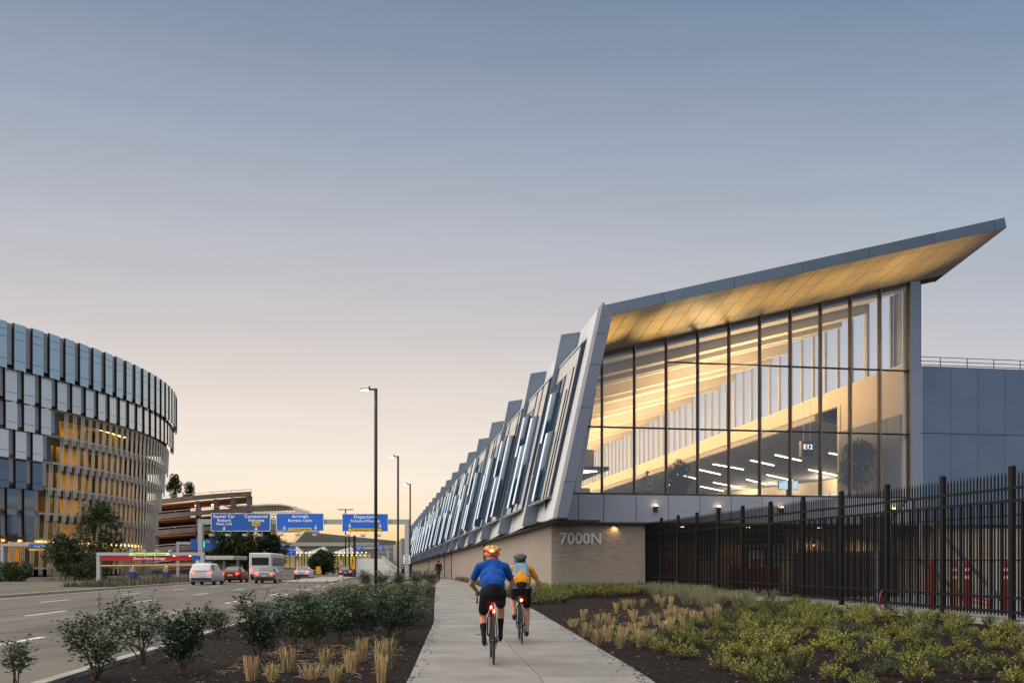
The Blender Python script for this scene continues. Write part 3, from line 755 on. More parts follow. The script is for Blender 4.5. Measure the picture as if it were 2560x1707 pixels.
tag(ch.build('wood_chips', [M('chip_dark', (.028, .02, .016), .9), M('chip_pale', (.22, .17, .12), .9)]), kind='stuff')

lt = MB(); rl_ = random.Random(77)
for _ in range(1500):
    y = 9+26*rl_.random()**1.5
    if rl_.random() < .6: x = rl_.uniform(interp(SR, y), FX(y)-.2); z = zbed(x, y)+.02
    else: x = rl_.uniform(kerbx(y)+.1, interp(SL, y)); z = .13
    if rl_.random() < .05: x = interp(SR, y)-rl_.uniform(.02, .5); z = .126
    a = rl_.uniform(0, 6.3); l = rl_.uniform(.012, .026); lt.k = rl_.randrange(3)
    lt.add([(x-math.cos(a)*l, y-math.sin(a)*l, z), (x+math.sin(a)*l*.5, y-math.cos(a)*l*.5, z+.006), (x+math.cos(a)*l, y+math.sin(a)*l, z+rl_.uniform(0, .012)), (x-math.sin(a)*l*.5, y+math.cos(a)*l*.5, z+.004)], [(0, 1, 2, 3)])
tag(lt.build('leaf_litter', [M('litter_brown', (.12, .07, .035), .8), M('litter_tan', (.28, .19, .09), .8), M('litter_red', (.20, .055, .02), .8)]), kind='stuff')

# ================================================================== THE FENCE
fence = thing('picket_fence', 'tall black steel security fence with spear-topped pickets on a concrete kerb', 'fence', (11.1, 19.8, .2))
FD = Vector((-.376, 2.40)); FL = FD.length
fz = lambda i: .2+.018*i
def FP(i, d=0, z=0):        # along the fence: index of post, offset to the yard side, height
    n_ = Vector((FD.y, -FD.x))/FL
    return (11.1+FD.x*i+n_.x*d, 19.8+FD.y*i+n_.y*d, z)
bot = MB(); KI = [-3.1, -2, -1, 0, 1, 2, 3, 4, 5, 6, 7, 8, 9, 10, 11.05]
for a, e in zip(KI, KI[1:]):
    bot = MB()
    bot.hexa([FP(a+.003, -.22, -.1), FP(e-.003, -.22, -.1), FP(e-.003, .16, -.1), FP(a+.003, .16, -.1), FP(a+.003, -.20, fz(a)), FP(e-.003, -.20, fz(e)), FP(e-.003, .15, fz(e)), FP(a+.003, .15, fz(a))])
    bot.build('kerb_block', mat_kerb, fence)
HT = 3.45
postm = None
def put(name, me, i, z, d=0, rz=0):
    o = bpy.data.objects.new(name, me); C.objects.link(o); o.parent = fence
    p = FP(i, d, z); f = OFF[fence.name]
    o.location = (p[0]-f[0], p[1]-f[1], p[2]-f[2]); o.rotation_euler = (0, 0, rz)
    return o
FA = math.atan2(FD.y, FD.x)
pm = MB().bbox(-.065, .065, -.065, .065, 0, HT, .02); pm.box(-.12, .12, -.12, .12, 0, .02)
tmp = pm.build('post', mat_black); me_post = tmp.data; bpy.data.objects.remove(tmp)
q = MB(); hw = .0135
q.box(-hw, hw, -hw, hw, .10, HT-.22)
q.add([(-hw, -hw, HT-.22), (hw, -hw, HT-.22), (hw, hw, HT-.22), (-hw, hw, HT-.22), (0, 0, HT-.10)], [(0, 1, 4), (1, 2, 4), (2, 3, 4), (3, 0, 4)])
tmp = q.build('picket', mat_black); me_pick = tmp.data; bpy.data.objects.remove(tmp)
for i in range(-3, 12): put('post', me_post, min(i, 11.0), fz(i), 0, FA)
for i in range(-3, 11):
    for k in range(18): put('picket', me_pick, i+.06+.88*(k+.5)/18, fz(i+.5), .0, FA)
    for z in (HT-.50, HT-.78, .52, .20):
        MB().bar(FP(i+.03, -.03, fz(i)+z), FP(i+.97, -.03, fz(i+1)+z), .05, .062).build('rail', mat_black, fence)
# second, finer row of infill bars with slim cross rods behind the pickets
for i in range(-3, 11):
    ib = MB()
    for k in range(25):
        a = i+.06+.88*k/24
        ib.bar(FP(a, .035, fz(a)+.14), FP(a, .035, fz(a)+HT-.80), .016, .016)
    for z in (1.35, 2.35): ib.bar(FP(i+.03, .05, fz(i)+z), FP(i+.97, .05, fz(i+1)+z), .02, .025)
    for z in (.03, .07, .11, .15): ib.bar(FP(i+.03, .05, fz(i)+z), FP(i+.97, .05, fz(i+1)+z), .006, .006)
    tag(ib.build('infill_bars', mat_black, fence), kind='stuff')
# coiled red hose on the fence foot
hs = MB()
for r_, dz in ((.30, 0), (.26, .02)):
    c = FP(2.0, -.12, .46)
    pts = [(c[0]+r_*.55*math.cos(t_)+.05*math.sin(3*t_)*0, c[1]+.12*math.cos(t_), c[2]+dz+r_*math.sin(t_)) for t_ in [2*math.pi*k/22 for k in range(23)]]
    hs.tube(pts, .012, 5, False)
tag(hs.build('cable_coil', M('red_cable', (.35, .02, .03), .4)), 'coil of thin red cable hung at the foot of the fence', 'cable')

# --- 7000N
tx = text('building_number', '7000N', .80, M('sign_letters', (.88, .85, .78), .45), None, T(1.50, -.05, 2.84), RZ, .03, spacing=1.0, bold=.012)
# the number belongs to the wall it is fixed to
tx.parent = bld; tx.location = tuple(-c for c in OFF[bld.name]); tx.name = 'building_number'
# ================================================================== ROUND GLASS BUILDING ON THE LEFT
def at(x, y, Z): return ((x-1280)/2230*Z, Z, 1.4+(1417-y)/2230*Z)
CX, CY = -134, 149
def cyl(ph, r, z): a = R(ph); return (CX+r*math.cos(a), CY+r*math.sin(a), z)
rnd_b = thing('round_garage_building', 'round multi storey garage clad in staggered glass panels and vertical tubes', 'building', (CX, CY, 0))
mat_skyglass = M('coated_glass', (.44, .54, .57), .06, metal=.85, var=.05, vs=.08)
mat_skyglass2 = M('coated_glass_clear', (.66, .66, .62), .10, metal=.7, var=.06, vs=.08)
mat_lowglass = M('dark_glass', (.13, .18, .23), .05, metal=.55)
mat_gpanel = M('grey_panel', (.36, .34, .35), .5, metal=.3, hue=.08, var=.03)
mat_lpanel = M('light_panel', (.42, .41, .42), .5, metal=.2, hue=.06, var=.03)
mat_tubeg = M('screen_tube', (.62, .58, .50), .35, metal=.35)
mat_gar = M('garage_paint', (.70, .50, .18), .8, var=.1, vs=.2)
mat_slabg = M('floor_slab', (.46, .40, .31), .8)
Zr = [34.2, 28.2, 23.9, 20.2, 16.4, 12.75, 9.1, 5.4, 1.2]
def ring(mb, r0, r1, z0, z1, p0, p1, n=24):
    for k in range(n):
        a = p0+(p1-p0)*k/n; e = p0+(p1-p0)*(k+1)/n
        mb.hexa([cyl(a, r0, z0), cyl(a, r1, z0), cyl(e, r1, z0), cyl(e, r0, z0), cyl(a, r0, z1), cyl(a, r1, z1), cyl(e, r1, z1), cyl(e, r0, z1)])
    return mb
P0, P1 = -46, 27
Rr = lambda i: 73-.62*i
core = MB(); ring(core, 70.6, 71.2, 24.2, 34.0, P0, P1)
core.build('inner_wall', mat_backing, rnd_b)
ring(MB(), 50, 72.3, 33.6, 33.9, P0, P1).build('roof', MATS['floor_slab'], rnd_b)
PIT = 2.22
openphi = {2: -15.9, 3: -16.6, 4: -17.2, 5: -17.7, 6: -18.2}
for i in range(2, 8):
    r = Rr(i); z0 = Zr[i+1]
    ring(MB(), 50, r-.9, z0-.12, z0+.25, P0, P1).build('floor_slab', mat_slabg, rnd_b)
    ring(MB(), r-1.15, r-.95, Zr[i]-1.2, Zr[i]-.1, openphi.get(i, -40), P1, 36).build('edge_beam', M('edge_beam', (.16, .12, .05), .8), rnd_b)
    ring(MB(), r-.75, r-.55, z0-.1, z0+.12, openphi.get(i, -40), P1, 36).build('edge_rail', mat_white, rnd_b)
ring(MB(), 50, Rr(2)-.6, Zr[2]-.15, Zr[2]+.3, P0, P1).build('floor_slab', mat_slabg, rnd_b)
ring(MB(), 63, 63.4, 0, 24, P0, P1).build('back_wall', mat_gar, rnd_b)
for ph_ in (-46, -30, -14, 0, 8, 14, 20, 26.5):
    MB().hexa([cyl(ph_, 55, 0), cyl(ph_, 67.5, 0), cyl(ph_+.3, 67.5, 0), cyl(ph_+.3, 55, 0), cyl(ph_, 55, 24), cyl(ph_, 67.5, 24), cyl(ph_+.3, 67.5, 24), cyl(ph_+.3, 55, 24)]).build('cross_wall', M('garage_column', (.10, .085, .06), .8), rnd_b)
mat_garl = emitmat('garage_lamp', (1, .60, .16), 9)
for i in range(2, 8):
    for k in range(14):
        ph = P0+2+k*5.3
        for r in (66.5,):
            MB().hexa([cyl(ph-.35, r-.4, Zr[i+1]), cyl(ph-.35, r+.4, Zr[i+1]), cyl(ph+.35, r+.4, Zr[i+1]), cyl(ph+.35, r-.4, Zr[i+1])]+[cyl(ph-.35, r-.4, Zr[i]), cyl(ph-.35, r+.4, Zr[i]), cyl(ph+.35, r+.4, Zr[i]), cyl(ph+.35, r-.4, Zr[i])]).build('column', M('garage_column', (.10, .085, .06), .8), rnd_b)
for i in range(2, 8):
    for r_ in (67.4,): ring(MB(), r_, r_+.9, Zr[i]-.36, Zr[i]-.26, P0, 3 if i < 4 else 9).build('ceiling_light', mat_garl, rnd_b)
rg = random.Random(4)
def gpanel(i, ph0, ph1, z0, z1, r, mat, name, seams=()):
    # a slab of glass standing slightly turned, with a slim dark edge
    def q(ph, rr, z): return cyl(ph, rr, z)
    zz = [z0]+list(seams)+[z1]
    p = None
    edge = MB().hexa([q(ph0, r-.2, z0), q(ph0, r+.10, z0), q(ph0+.10, r+.10, z0), q(ph0+.10, r-.2, z0), q(ph0, r-.2, z1), q(ph0, r+.10, z1), q(ph0+.10, r+.10, z1), q(ph0+.10, r-.2, z1)])
    eo = edge.build('panel_fin', mat_dark, rnd_b)
    for a, e in zip(zz, zz[1:]):
        a += .03; e -= .03
        MB().hexa([q(ph0+.12, r-.05, a), q(ph0+.12, r+.07, a), q(ph1, r+.03, a), q(ph1, r-.12, a), q(ph0+.12, r-.05, e), q(ph0+.12, r+.07, e), q(ph1, r+.03, e), q(ph1, r-.12, e)]).build(name, mat, eo)
for i in range(0, 7):
    r = Rr(i)
    sh = (i % 2)*-.55-i*.12
    n0 = -6 if i < 2 else -6
    for k in range(n0, 22):
        e = -22.0+PIT*k+sh; a = e-PIT*.68
        if i >= 2 and e > openphi[i]+.3: break
        zt, zb = Zr[i], Zr[i+1]
        if i == 0: gpanel(i, a, e, zb-.25, zt, r, mat_skyglass, 'glass_panel', (zb+1.0, zt-2.1, zt-1.05))
        elif i == 1: gpanel(i, a, e, zb-.1, zt+.05, r, mat_skyglass2, 'glass_panel', (zb+1.05, zt-.5))
        elif i < 4: gpanel(i, a, e, zb-.1, zt+.0, r, mat_skyglass2, 'glass_panel', (zb+.9,))
        else: gpanel(i, a, e, zb-.5, zt-.3, r, mat_lowglass, 'glass_panel', (zb+.5,))
        MB().hexa([cyl(e+.05, r-.4, zb+.35), cyl(e+.05, r-.16, zb+.35), cyl(a+PIT-.05, r-.16, zb+.35), cyl(a+PIT-.05, r-.4, zb+.35),
                   cyl(e+.05, r-.4, zt-.12), cyl(e+.05, r-.16, zt-.12), cyl(a+PIT-.05, r-.16, zt-.12), cyl(a+PIT-.05, r-.4, zt-.12)]).build('metal_panel', mat_gpanel if i < 4 else mat_lpanel, rnd_b)
    if i >= 2:   # wall behind the glazed part
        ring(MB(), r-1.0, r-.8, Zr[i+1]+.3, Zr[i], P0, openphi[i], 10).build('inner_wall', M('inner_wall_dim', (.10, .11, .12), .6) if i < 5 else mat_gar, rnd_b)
# screens of vertical tubes in threes in front of the open floors
for i in range(2, 8):
    r = Rr(i)-.15
    ph = openphi.get(i, -34)+.6+(i % 2)*.6
    while ph < 25:
        m = MB()
        for dphi in (-.24, 0, .24):
            m.tube([cyl(ph+dphi, r-.25, Zr[i+1]-.95), cyl(ph+dphi, r-.05, Zr[i]-.15)], .075, 5)
        m.build('tube_screen', mat_tubeg, rnd_b)
        ph += 1.36
# ground storey
ring(MB(), 62, 62.5, 0, 5, P0, P1).build('ground_wall', mat_gar, rnd_b)
for k in range(6): MB().box(*(lambda p: (p[0]-.9, p[0]+.9, p[1]-.4, p[1]+.4))(cyl(-30+8*k, 68, 0)), 0, 5).build('pier', mat_kerb, rnd_b)
ring(MB(), 66, 66.3, 4.6, 4.7, P0, P1).build('ceiling_light', mat_garl, rnd_b)

# ================================================================== CONCRETE PARKING DECK
deck = thing('parking_deck', 'open concrete parking deck with curved ramps and orange lit ceilings', 'parking garage', (-62, 184, 0))
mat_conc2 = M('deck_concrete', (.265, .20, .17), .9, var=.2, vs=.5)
DL = Vector((-90, 198, 0)); DR = Vector((-52.0, 178, 0)); DD = (DL-DR); DN = Vector((DD.y, -DD.x, 0)).normalized()
DN = Vector((DR.x, DR.y, 0)).normalized()
def K(s, d, z): p = DR+DD*s+DN*d; return (p.x, p.y, z+(.9*min(1, s*1.2) if False else 0))
lev = [16.5, 13.3, 9.9, 6.3, 2.8]
for n_, z in enumerate(lev):
    m = MB()
    for k in range(8):
        a, e = k/8, (k+1)/8
        dz = lambda s: -1.4*s*s*1.2
        m.hexa([K(a, 0, z-.95+dz(a)*1.25), K(a, .3, z-.95+dz(a)*1.25), K(e, .3, z-.95+dz(e)*1.25), K(e, 0, z-.95+dz(e)*1.25), K(a, 0, z+dz(a)), K(a, .3, z+dz(a)), K(e, .3, z+dz(e)), K(e, 0, z+dz(e))])
    m.build('parapet', mat_conc2, deck)
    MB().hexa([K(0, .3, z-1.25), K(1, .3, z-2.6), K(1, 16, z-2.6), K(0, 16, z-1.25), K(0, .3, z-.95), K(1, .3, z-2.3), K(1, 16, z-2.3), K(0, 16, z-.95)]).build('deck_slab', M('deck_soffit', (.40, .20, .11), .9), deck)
    rm = MB()
    for k in range(8):
        a, e = k/8, (k+1)/8; dz = lambda s: -1.68*s*s
        rm.tube([K(a, .1, z+.42+dz(a)), K(e, .1, z+.42+dz(e))], .06, 5); rm.tube([K(a, .1, z+dz(a)), K(a, .1, z+.42+dz(a))], .05, 5)
    rm.build('railing', mat_white, deck)
    if n_ < 4:
        for s in (.0, .10, .21, .33, .62, .80): 
            MB().box(-.45, .45, -.45, .45, lev[n_+1]-1.2-1.6*s, z-.9-1.4*s, lambda x, y, q, s=s: tuple(Vector(K(min(.985, s+.012), .75, q))+Vector((x, y, 0)))).build('column', mat_conc2, deck)
        p = K(.55, 8, z-1.5-.9); area('deck_light', p, (0, -.3, -1), 22, 6, 330, (1, .45, .15))
        s_0 = .42 if n_ == 0 else 0
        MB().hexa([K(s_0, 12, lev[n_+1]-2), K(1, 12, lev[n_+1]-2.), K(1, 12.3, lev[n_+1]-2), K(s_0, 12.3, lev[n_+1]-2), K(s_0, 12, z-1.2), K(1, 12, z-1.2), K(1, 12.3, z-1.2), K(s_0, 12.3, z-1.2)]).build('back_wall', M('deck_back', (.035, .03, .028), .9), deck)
        for s, d in ((.36, 1.0), (.25, 1.0)):
            if n_ in (0, 3): 
                q = K(s+.05*n_, d, lev[n_+1]+.9); MB().ell(q, (.22, .22, .22), 8, 6).build('deck_lamp', emitmat('sodium_lamp', (1, .42, .12), 9) if 'sodium_lamp' not in MATS else MATS['sodium_lamp'], deck)
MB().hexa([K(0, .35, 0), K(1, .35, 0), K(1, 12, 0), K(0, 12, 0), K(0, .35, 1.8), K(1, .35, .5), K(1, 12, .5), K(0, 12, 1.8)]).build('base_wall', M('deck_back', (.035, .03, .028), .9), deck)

# ================================================================== FAR TERMINAL: lattice vault, sloping glass hall, tent canopies
arch = thing('lattice_vault', 'far lattice roof vault with a solid rounded end', 'roof structure', (-84, 330, 0))
a_ = MB(); mat_lat = M('lattice_steel', (.18, .17, .14), .6)
def V_(x, y, d=0): p = at(x, y, 330+d); return p
prof = [(560, 1263), (600, 1262), (640, 1261), (670, 1259), (700, 1259), (725, 1263), (740, 1272), (750, 1286), (754, 1300), (755, 1330)]
for i, (p, q) in enumerate(zip(prof, prof[1:])):
    A, B = V_(*p), V_(*q); A2, B2 = V_(p[0], p[1]+3.5), V_(q[0]-(2 if i > 4 else 0), q[1]+(3.5 if i < 7 else 0))
    a_.hexa([A2, B2, (B2[0], B2[1]+30, B2[2]), (A2[0], A2[1]+30, A2[2]), A, B, (B[0], B[1]+30, B[2]), (A[0], A[1]+30, A[2])])
a_.build('vault_edge', M('vault_edge', (.62, .54, .40), .7), arch)
l_ = MB()
for k in range(24):
    x0 = 575+7.5*k; ytop = interp([(y, x) for x, y in prof], min(753, x0))+3
    for sgn in (-1, 1):
        xb = x0+sgn*26; l_.tube([V_(x0, ytop, .3), V_(min(754, xb), 1330, .3)], .08, 4, False)
for k in range(9):
    yy = 1267+7*k; l_.tube([V_(570, yy, .2), V_(min(752, 742+k*2), yy, .2)], .12, 4, False)
tag(l_.build('lattice', mat_lat, arch), kind='stuff')
MB().quad(V_(560, 1300, 12), V_(748, 1300, 12), V_(752, 1330, 12), V_(560, 1330, 12)).build('vault_skin', M('vault_skin', (.50, .46, .36), .5), arch)
hallg = thing('glass_hall', 'far low glass hall with sloping green glazing', 'building', (-60, 300, 0))
mat_greeng = M('green_glass', (.10, .15, .12), .12, metal=.4, var=.3, vs=.15, emit=(.35, .32, .16), es=.10)
G = [at(731, 1362, 296), at(990, 1362, 300), at(990, 1352, 300), at(880, 1341, 298), at(762, 1329, 296)]
MB().prism(G, (0, 0, 0), (0, 14, 0)).build('glazing', mat_greeng, hallg)
gm = MB()
for k in range(27): 
    xb = 733+9.6*k; xt = 763+(xb-733)*.88; yt = 1329+(xt-762)*.101
    gm.tube([at(xb, 1362, 295.5), at(min(989, xt), yt, 295.5)], .10, 4, False)
for k in range(6):
    f_ = k/6; gm.tube([at(762-31*f_, 1329+33*f_, 295.4), at(990, 1352+10*f_, 299.4)], .10, 4, False)
tag(gm.build('glazing_bars', mat_lat, hallg), kind='stuff')
gt = [(731, 1327), (750, 1335), (762, 1328), (731, 1362), (700, 1362), (722, 1330)]
MB().prism([at(755, 1326, 297), at(764, 1327, 297), at(733, 1363, 297), at(715, 1363, 297)], (0, 0, 0), (0, 6, 0)).build('gable', M('gable_lit', (.6, .45, .25), .7, emit=(1, .6, .25), es=.35), hallg)
term = thing('far_terminal', 'long low far terminal front with lit windows under tent canopies', 'building', (-60, 285, 0))
MB().box(-83, -44, 290, 300, 0, 9.2).build('roof_block', M('far_wall', (.30, .27, .24), .8, var=.1, vs=.3), term)
MB().box(-84, -43, 288, 290, 8.2, 9.4).build('cornice', M('far_cornice', (.33, .33, .30), .7), term)
MB().box(-80, -46, 289.5, 290, 1.2, 5.6).build('lit_front', M('lit_front', (.45, .38, .2), .6, var=.5, vs=.8, emit=(.9, .72, .3), es=.22), term)
fm = MB()
for k in range(18): fm.box(-80+1.95*k, -79.8+1.95*k, 289.2, 289.5, 1.2, 5.6)
fm.build('window_bars', mat_lat, term)
for k in range(5): MB().tube([(-76+7*k, 287, 0), (-76+7*k, 287, 5.4)], .45, 8).build('round_column', M('cream_column', (.62, .55, .42), .7), term)
cnp = MB()
for k in range(4):
    x0 = -79+8.6*k
    cnp.add([(x0-5, 282, 5.6), (x0+4.6, 282, 5.6), (x0+4.6, 289, 5.6), (x0-5, 289, 5.6), (x0+1.5, 286, 8.0)], [(0, 1, 4), (1, 2, 4), (2, 3, 4), (3, 0, 4)])
cnp.build('tent_canopy', M('tent_fabric', (.42, .40, .38), .7), term)
lm_ = MB()
for row, z in ((0, 5.45), (1, 6.3)):
    for k in range(26): lm_.ell((-80.5+1.36*k+.5*row, 281.6-.5*row, z-.3), (.13, .13, .13), 6, 4)
lm_.build('canopy_lamps', emitmat('warm_bulb', (1, .78, .38), 7), term)
area('canopy_light', (-64, 284, 5.0), (0, -.4, -1), 30, 4, 700, (1, .75, .35))
gw_ = thing('grey_service_block', 'plain grey concrete block above the top of the ramp', 'building', (-42, 262, 0))
gb = MB()
gb.prism([at(942, 1413, 264), at(983, 1413, 264), at(983, 1361, 264), at(942, 1361, 264)], (0, 0, 0), (0, 12, 0)); gb.build('wall', M('block_wall', (.27, .25, .25), .85, var=.1, vs=.4), gw_)
for k in range(3):
    y_ = 1373+11*k; MB().bar(at(942, y_, 263.9), at(983, y_, 263.9), .12, .15).build('joint', mat_lat, gw_)
side = MB(); side.prism([at(983, 1413, 264), at(1004, 1420, 205), at(1004, 1345, 205), at(983, 1364, 264)], (0, 0, 0), (1, 0, 0)); side.build('side_wall', MATS['block_wall'], gw_)
MB().ell(at(950, 1400, 262.5), (.4, .3, .35), 8, 5).build('wall_lamp', MATS['warm_bulb'], gw_)

# ================================================================== SIGNS
mat_blue = M('sign_blue', (.012, .09, .36), .45, var=.1, vs=.4, emit=(.01, .09, .42), es=.12)  # sign colours: faint emission stands in for light from the sign lamps
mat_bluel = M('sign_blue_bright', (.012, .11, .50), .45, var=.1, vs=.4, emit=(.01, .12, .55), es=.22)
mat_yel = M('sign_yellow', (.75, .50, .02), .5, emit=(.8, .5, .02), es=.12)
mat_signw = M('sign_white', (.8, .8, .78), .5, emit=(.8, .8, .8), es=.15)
mat_gant = M('gantry_grey', (.44, .46, .47), .5, metal=.1, var=.05, vs=.4)
mat_signk = M('sign_black', (.01, .01, .01), .5)
gan = thing('sign_gantry', 'wide grey steel gantry spanning the road with square posts', 'sign gantry', (-36.7, 105, 0))
x0, x1 = -36.9, -12.1
MB().bbox(x0, x0+.55, 104.7, 105.3, -.05, 6.45, .03).build('post', mat_gant, gan)
MB().bbox(x1-.5, x1, 104.7, 105.3, -.05, 6.45, .03).build('post', mat_gant, gan)
MB().bbox(x0, x1, 104.72, 105.28, 6.45, 7.02, .03).build('beam', M('beam_green_grey', (.36, .42, .36), .5, var=.05, vs=.3), gan)
def arrow(x, z, s, y, par):
    m = MB(); th = .015
    m.bar((x, y, z+s*.55), (x, y, z-s*.42), s*.16, th*2, (0, 1, 0))
    for sg in (-1, 1): m.bar((x, y, z-s*.5), (x+sg*s*.36, y, z-s*.08), s*.16, th*2, (0, 1, 0))
    m.build('arrow', mat_signw, par)
def road_sign(label, xa, xb, za, zb, y, mat=mat_blue, name='road_sign'):
    s = thing(name, label, 'road sign', ((xa+xb)/2, y, za))
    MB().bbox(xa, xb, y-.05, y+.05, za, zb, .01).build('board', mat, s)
    e = MB(); b = .05
    for q in ((xa-b, xa, za-b, zb+b), (xb, xb+b, za-b, zb+b), (xa, xb, za-b, za), (xa, xb, zb, zb+b)): e.box(q[0], q[1], y-.055, y+.03, q[2], q[3])
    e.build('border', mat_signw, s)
    return s
YS = 104.5
def lamps(s, xs, za, y):
    for x in xs:
        m = MB(); m.box(x-.28, x+.18, y-1.0, y-.7, za-.62, za-.38); m.build('sign_lamp', M('lamp_housing', (.5, .5, .5), .4), s)
        m = MB(); m.tube([(x+.3, y-.1, za), (x+.3, y-.85, za-.1), (x+.3, y-.85, za-.65), (x-.2, y-.85, za-.65)], .035, 5, False); m.build('lamp_bracket', mat_gant, s)
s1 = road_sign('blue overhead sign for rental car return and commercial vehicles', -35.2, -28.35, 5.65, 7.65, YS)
text('lettering', 'Rental Car', .52, mat_signw, s1, (-33.7, YS-.07, 7.33), spacing=1.12, bold=.008); text('lettering', 'Return', .52, mat_signw, s1, (-33.7, YS-.07, 6.87), spacing=1.12, bold=.008)
text('lettering', 'Next Left', .42, mat_signw, s1, (-33.7, YS-.07, 6.46), spacing=1.12, bold=.006); arrow(-33.7, 5.98, .45, YS-.07, s1)
text('lettering', 'Commercial', .52, mat_signw, s1, (-29.95, YS-.07, 7.33), spacing=1.05, bold=.008); text('lettering', 'Vehicles', .52, mat_signw, s1, (-29.95, YS-.07, 6.87), spacing=1.1, bold=.008)
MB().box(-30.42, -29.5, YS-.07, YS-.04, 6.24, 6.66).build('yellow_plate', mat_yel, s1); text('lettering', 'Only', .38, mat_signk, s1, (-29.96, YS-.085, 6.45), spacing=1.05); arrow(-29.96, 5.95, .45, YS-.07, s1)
lamps(s1, (-34.9, -33.0, -31.0, -29.3), 5.65, YS)
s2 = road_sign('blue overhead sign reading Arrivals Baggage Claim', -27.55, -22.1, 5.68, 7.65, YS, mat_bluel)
text('lettering', 'Arrivals', .55, mat_signw, s2, (-24.8, YS-.07, 7.33), spacing=1.1, bold=.008); text('lettering', 'Baggage Claim', .44, mat_signw, s2, (-24.8, YS-.07, 6.85), spacing=1.1, bold=.008)
arrow(-26.65, 6.02, .45, YS-.07, s2); arrow(-22.98, 6.06, .45, YS-.07, s2)
MB().box(-26.15, -23.5, YS-.07, YS-.04, 5.64, 6.0).build('yellow_plate', mat_yel, s2); text('lettering', '11.5 Ft Clearance', .32, mat_signk, s2, (-24.83, YS-.085, 5.82), spacing=1.02)
lamps(s2, (-26.8, -24.9, -22.9), 5.68, YS)
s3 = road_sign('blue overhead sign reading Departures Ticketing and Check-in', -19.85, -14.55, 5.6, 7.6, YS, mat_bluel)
text('lettering', 'Departures', .55, mat_signw, s3, (-17.15, YS-.07, 7.28), spacing=1.08, bold=.008); text('lettering', 'Ticketing/Check-in', .42, mat_signw, s3, (-17.2, YS-.07, 6.8), spacing=1.08, bold=.008)
arrow(-19.0, 6.3, .45, YS-.07, s3); arrow(-15.45, 6.3, .45, YS-.07, s3)
MB().box(-19.15, -15.3, YS-.07, YS-.04, 5.56, 5.93).build('yellow_plate', mat_yel, s3); text('lettering', 'Trucks/Oversize Vehicles', .32, mat_signk, s3, (-17.25, YS-.085, 5.75), spacing=1.0)
lamps(s3, (-19.1, -17.3, -15.5), 5.6, YS)
def speed(x, z, lab, y=104.62):
    s = thing('speed_sign', lab, 'speed sign', (x, y, z-.4))
    MB().bbox(x-.42, x+.42, y-.03, y+.03, z-.45, z+.55, .008).build('plate', mat_signw, s)
    text('lettering', '25', .58, mat_signk, s, (x, y-.045, z-.16), spacing=1.0, bold=.01)
    text('lettering', 'SPEED', .2, mat_signk, s, (x, y-.045, z+.42)); text('lettering', 'LIMIT', .2, mat_signk, s, (x, y-.045, z+.24))
speed(-36.65, 1.75, 'white speed limit 25 sign on left post of gantry'); speed(-12.35, 2.25, 'white speed limit 25 sign on right post of gantry')
# short-term garage entrance
sg = thing('garage_entrance', 'low grey portal with a red Short-Term Garage board', 'entrance portal', (-35.5, 87, 0))
xa, xb = -40.45, -30.3
for x in (xa, xb): MB().bbox(x, x+.34, 86.8, 87.2, -.05, 2.5, .02).build('post', mat_gant, sg)
MB().bbox(xa, xb+.34, 86.8, 87.2, 2.52, 2.82, .02).build('beam', mat_gant, sg)
MB().box(-37.2, -33.3, 86.74, 86.795, 2.54, 2.80).build('lit_strip', M('lit_strip', (.5, .6, .3), .5, emit=(.75, 1, .4), es=.5), sg)
text('lettering', 'Clearance 8 ft 0 in Maximum', .24, mat_signk, sg, (-35.25, 86.72, 2.67), spacing=1.1)
MB().bbox(xa+.4, -31.25, 86.85, 87.0, 2.02, 2.46, .01).build('red_board', M('sign_red', (.42, .006, .012), .45, emit=(.5, .0, .01), es=.12), sg)  # the red's faint emission stands in for lamplight on the board
text('lettering', 'Short-Term Garage', .36, mat_signw, sg, (-35.3, 86.83, 2.24), spacing=1.08, bold=.006)
MB().bbox(-31.2, -30.4, 86.85, 87.0, 2.08, 2.5, .01).build('blue_board', mat_blue, sg)
MB().tube([(xa+.34, 86.9, 1.52), (xb, 86.9, 1.62)], .085, 8).build('clearance_bar', M('bar_yellow', (.62, .42, .12), .5), sg)
for x in (-37.0, -35.8, -34.55, -33.3): MB().bbox(x-.14, x+.18, 86.7, 87.0, 2.84, 3.08, .03).build('camera_box', mat_gant, sg)
for i, (x, l) in enumerate(((-37.6, 'ticket machine at the left lane of the red garage entrance'), (-34.3, 'ticket machine at the middle lane of the red garage entrance'), (-31.2, 'ticket machine at the right lane of the red garage entrance'))):
    k = thing('ticket_machine', l, 'ticket machine', (x, 88.5, 0), 'ticket machines of the short-term garage')
    MB().bbox(x-.3, x+.3, 88.2, 88.8, -.05, .95, .03).build('cabinet', M('machine_blue', (.04, .06, .22), .5), k)
    MB().bbox(x-.24, x+.24, 88.25, 88.5, .95, 1.35, .03).build('head', M('machine_cream', (.55, .48, .36), .5), k)
    MB().tube([(x, 88.6, .9), (x, 88.6, 1.45)], .04, 6).build('pole', mat_gant, k)
    MB().ell((x, 88.5, 1.5), (.10, .06, .06), 8, 5).build('signal_light', emitmat('green_light', (.05, 1, .4), 3) if 'green_light' not in MATS else MATS['green_light'], k)
    for dx in (-.7, .7): 
        MB().tube([(x+dx, 88, 0), (x+dx, 88, .75)], .07, 8).build('bollard', MATS['machine_blue'], k)
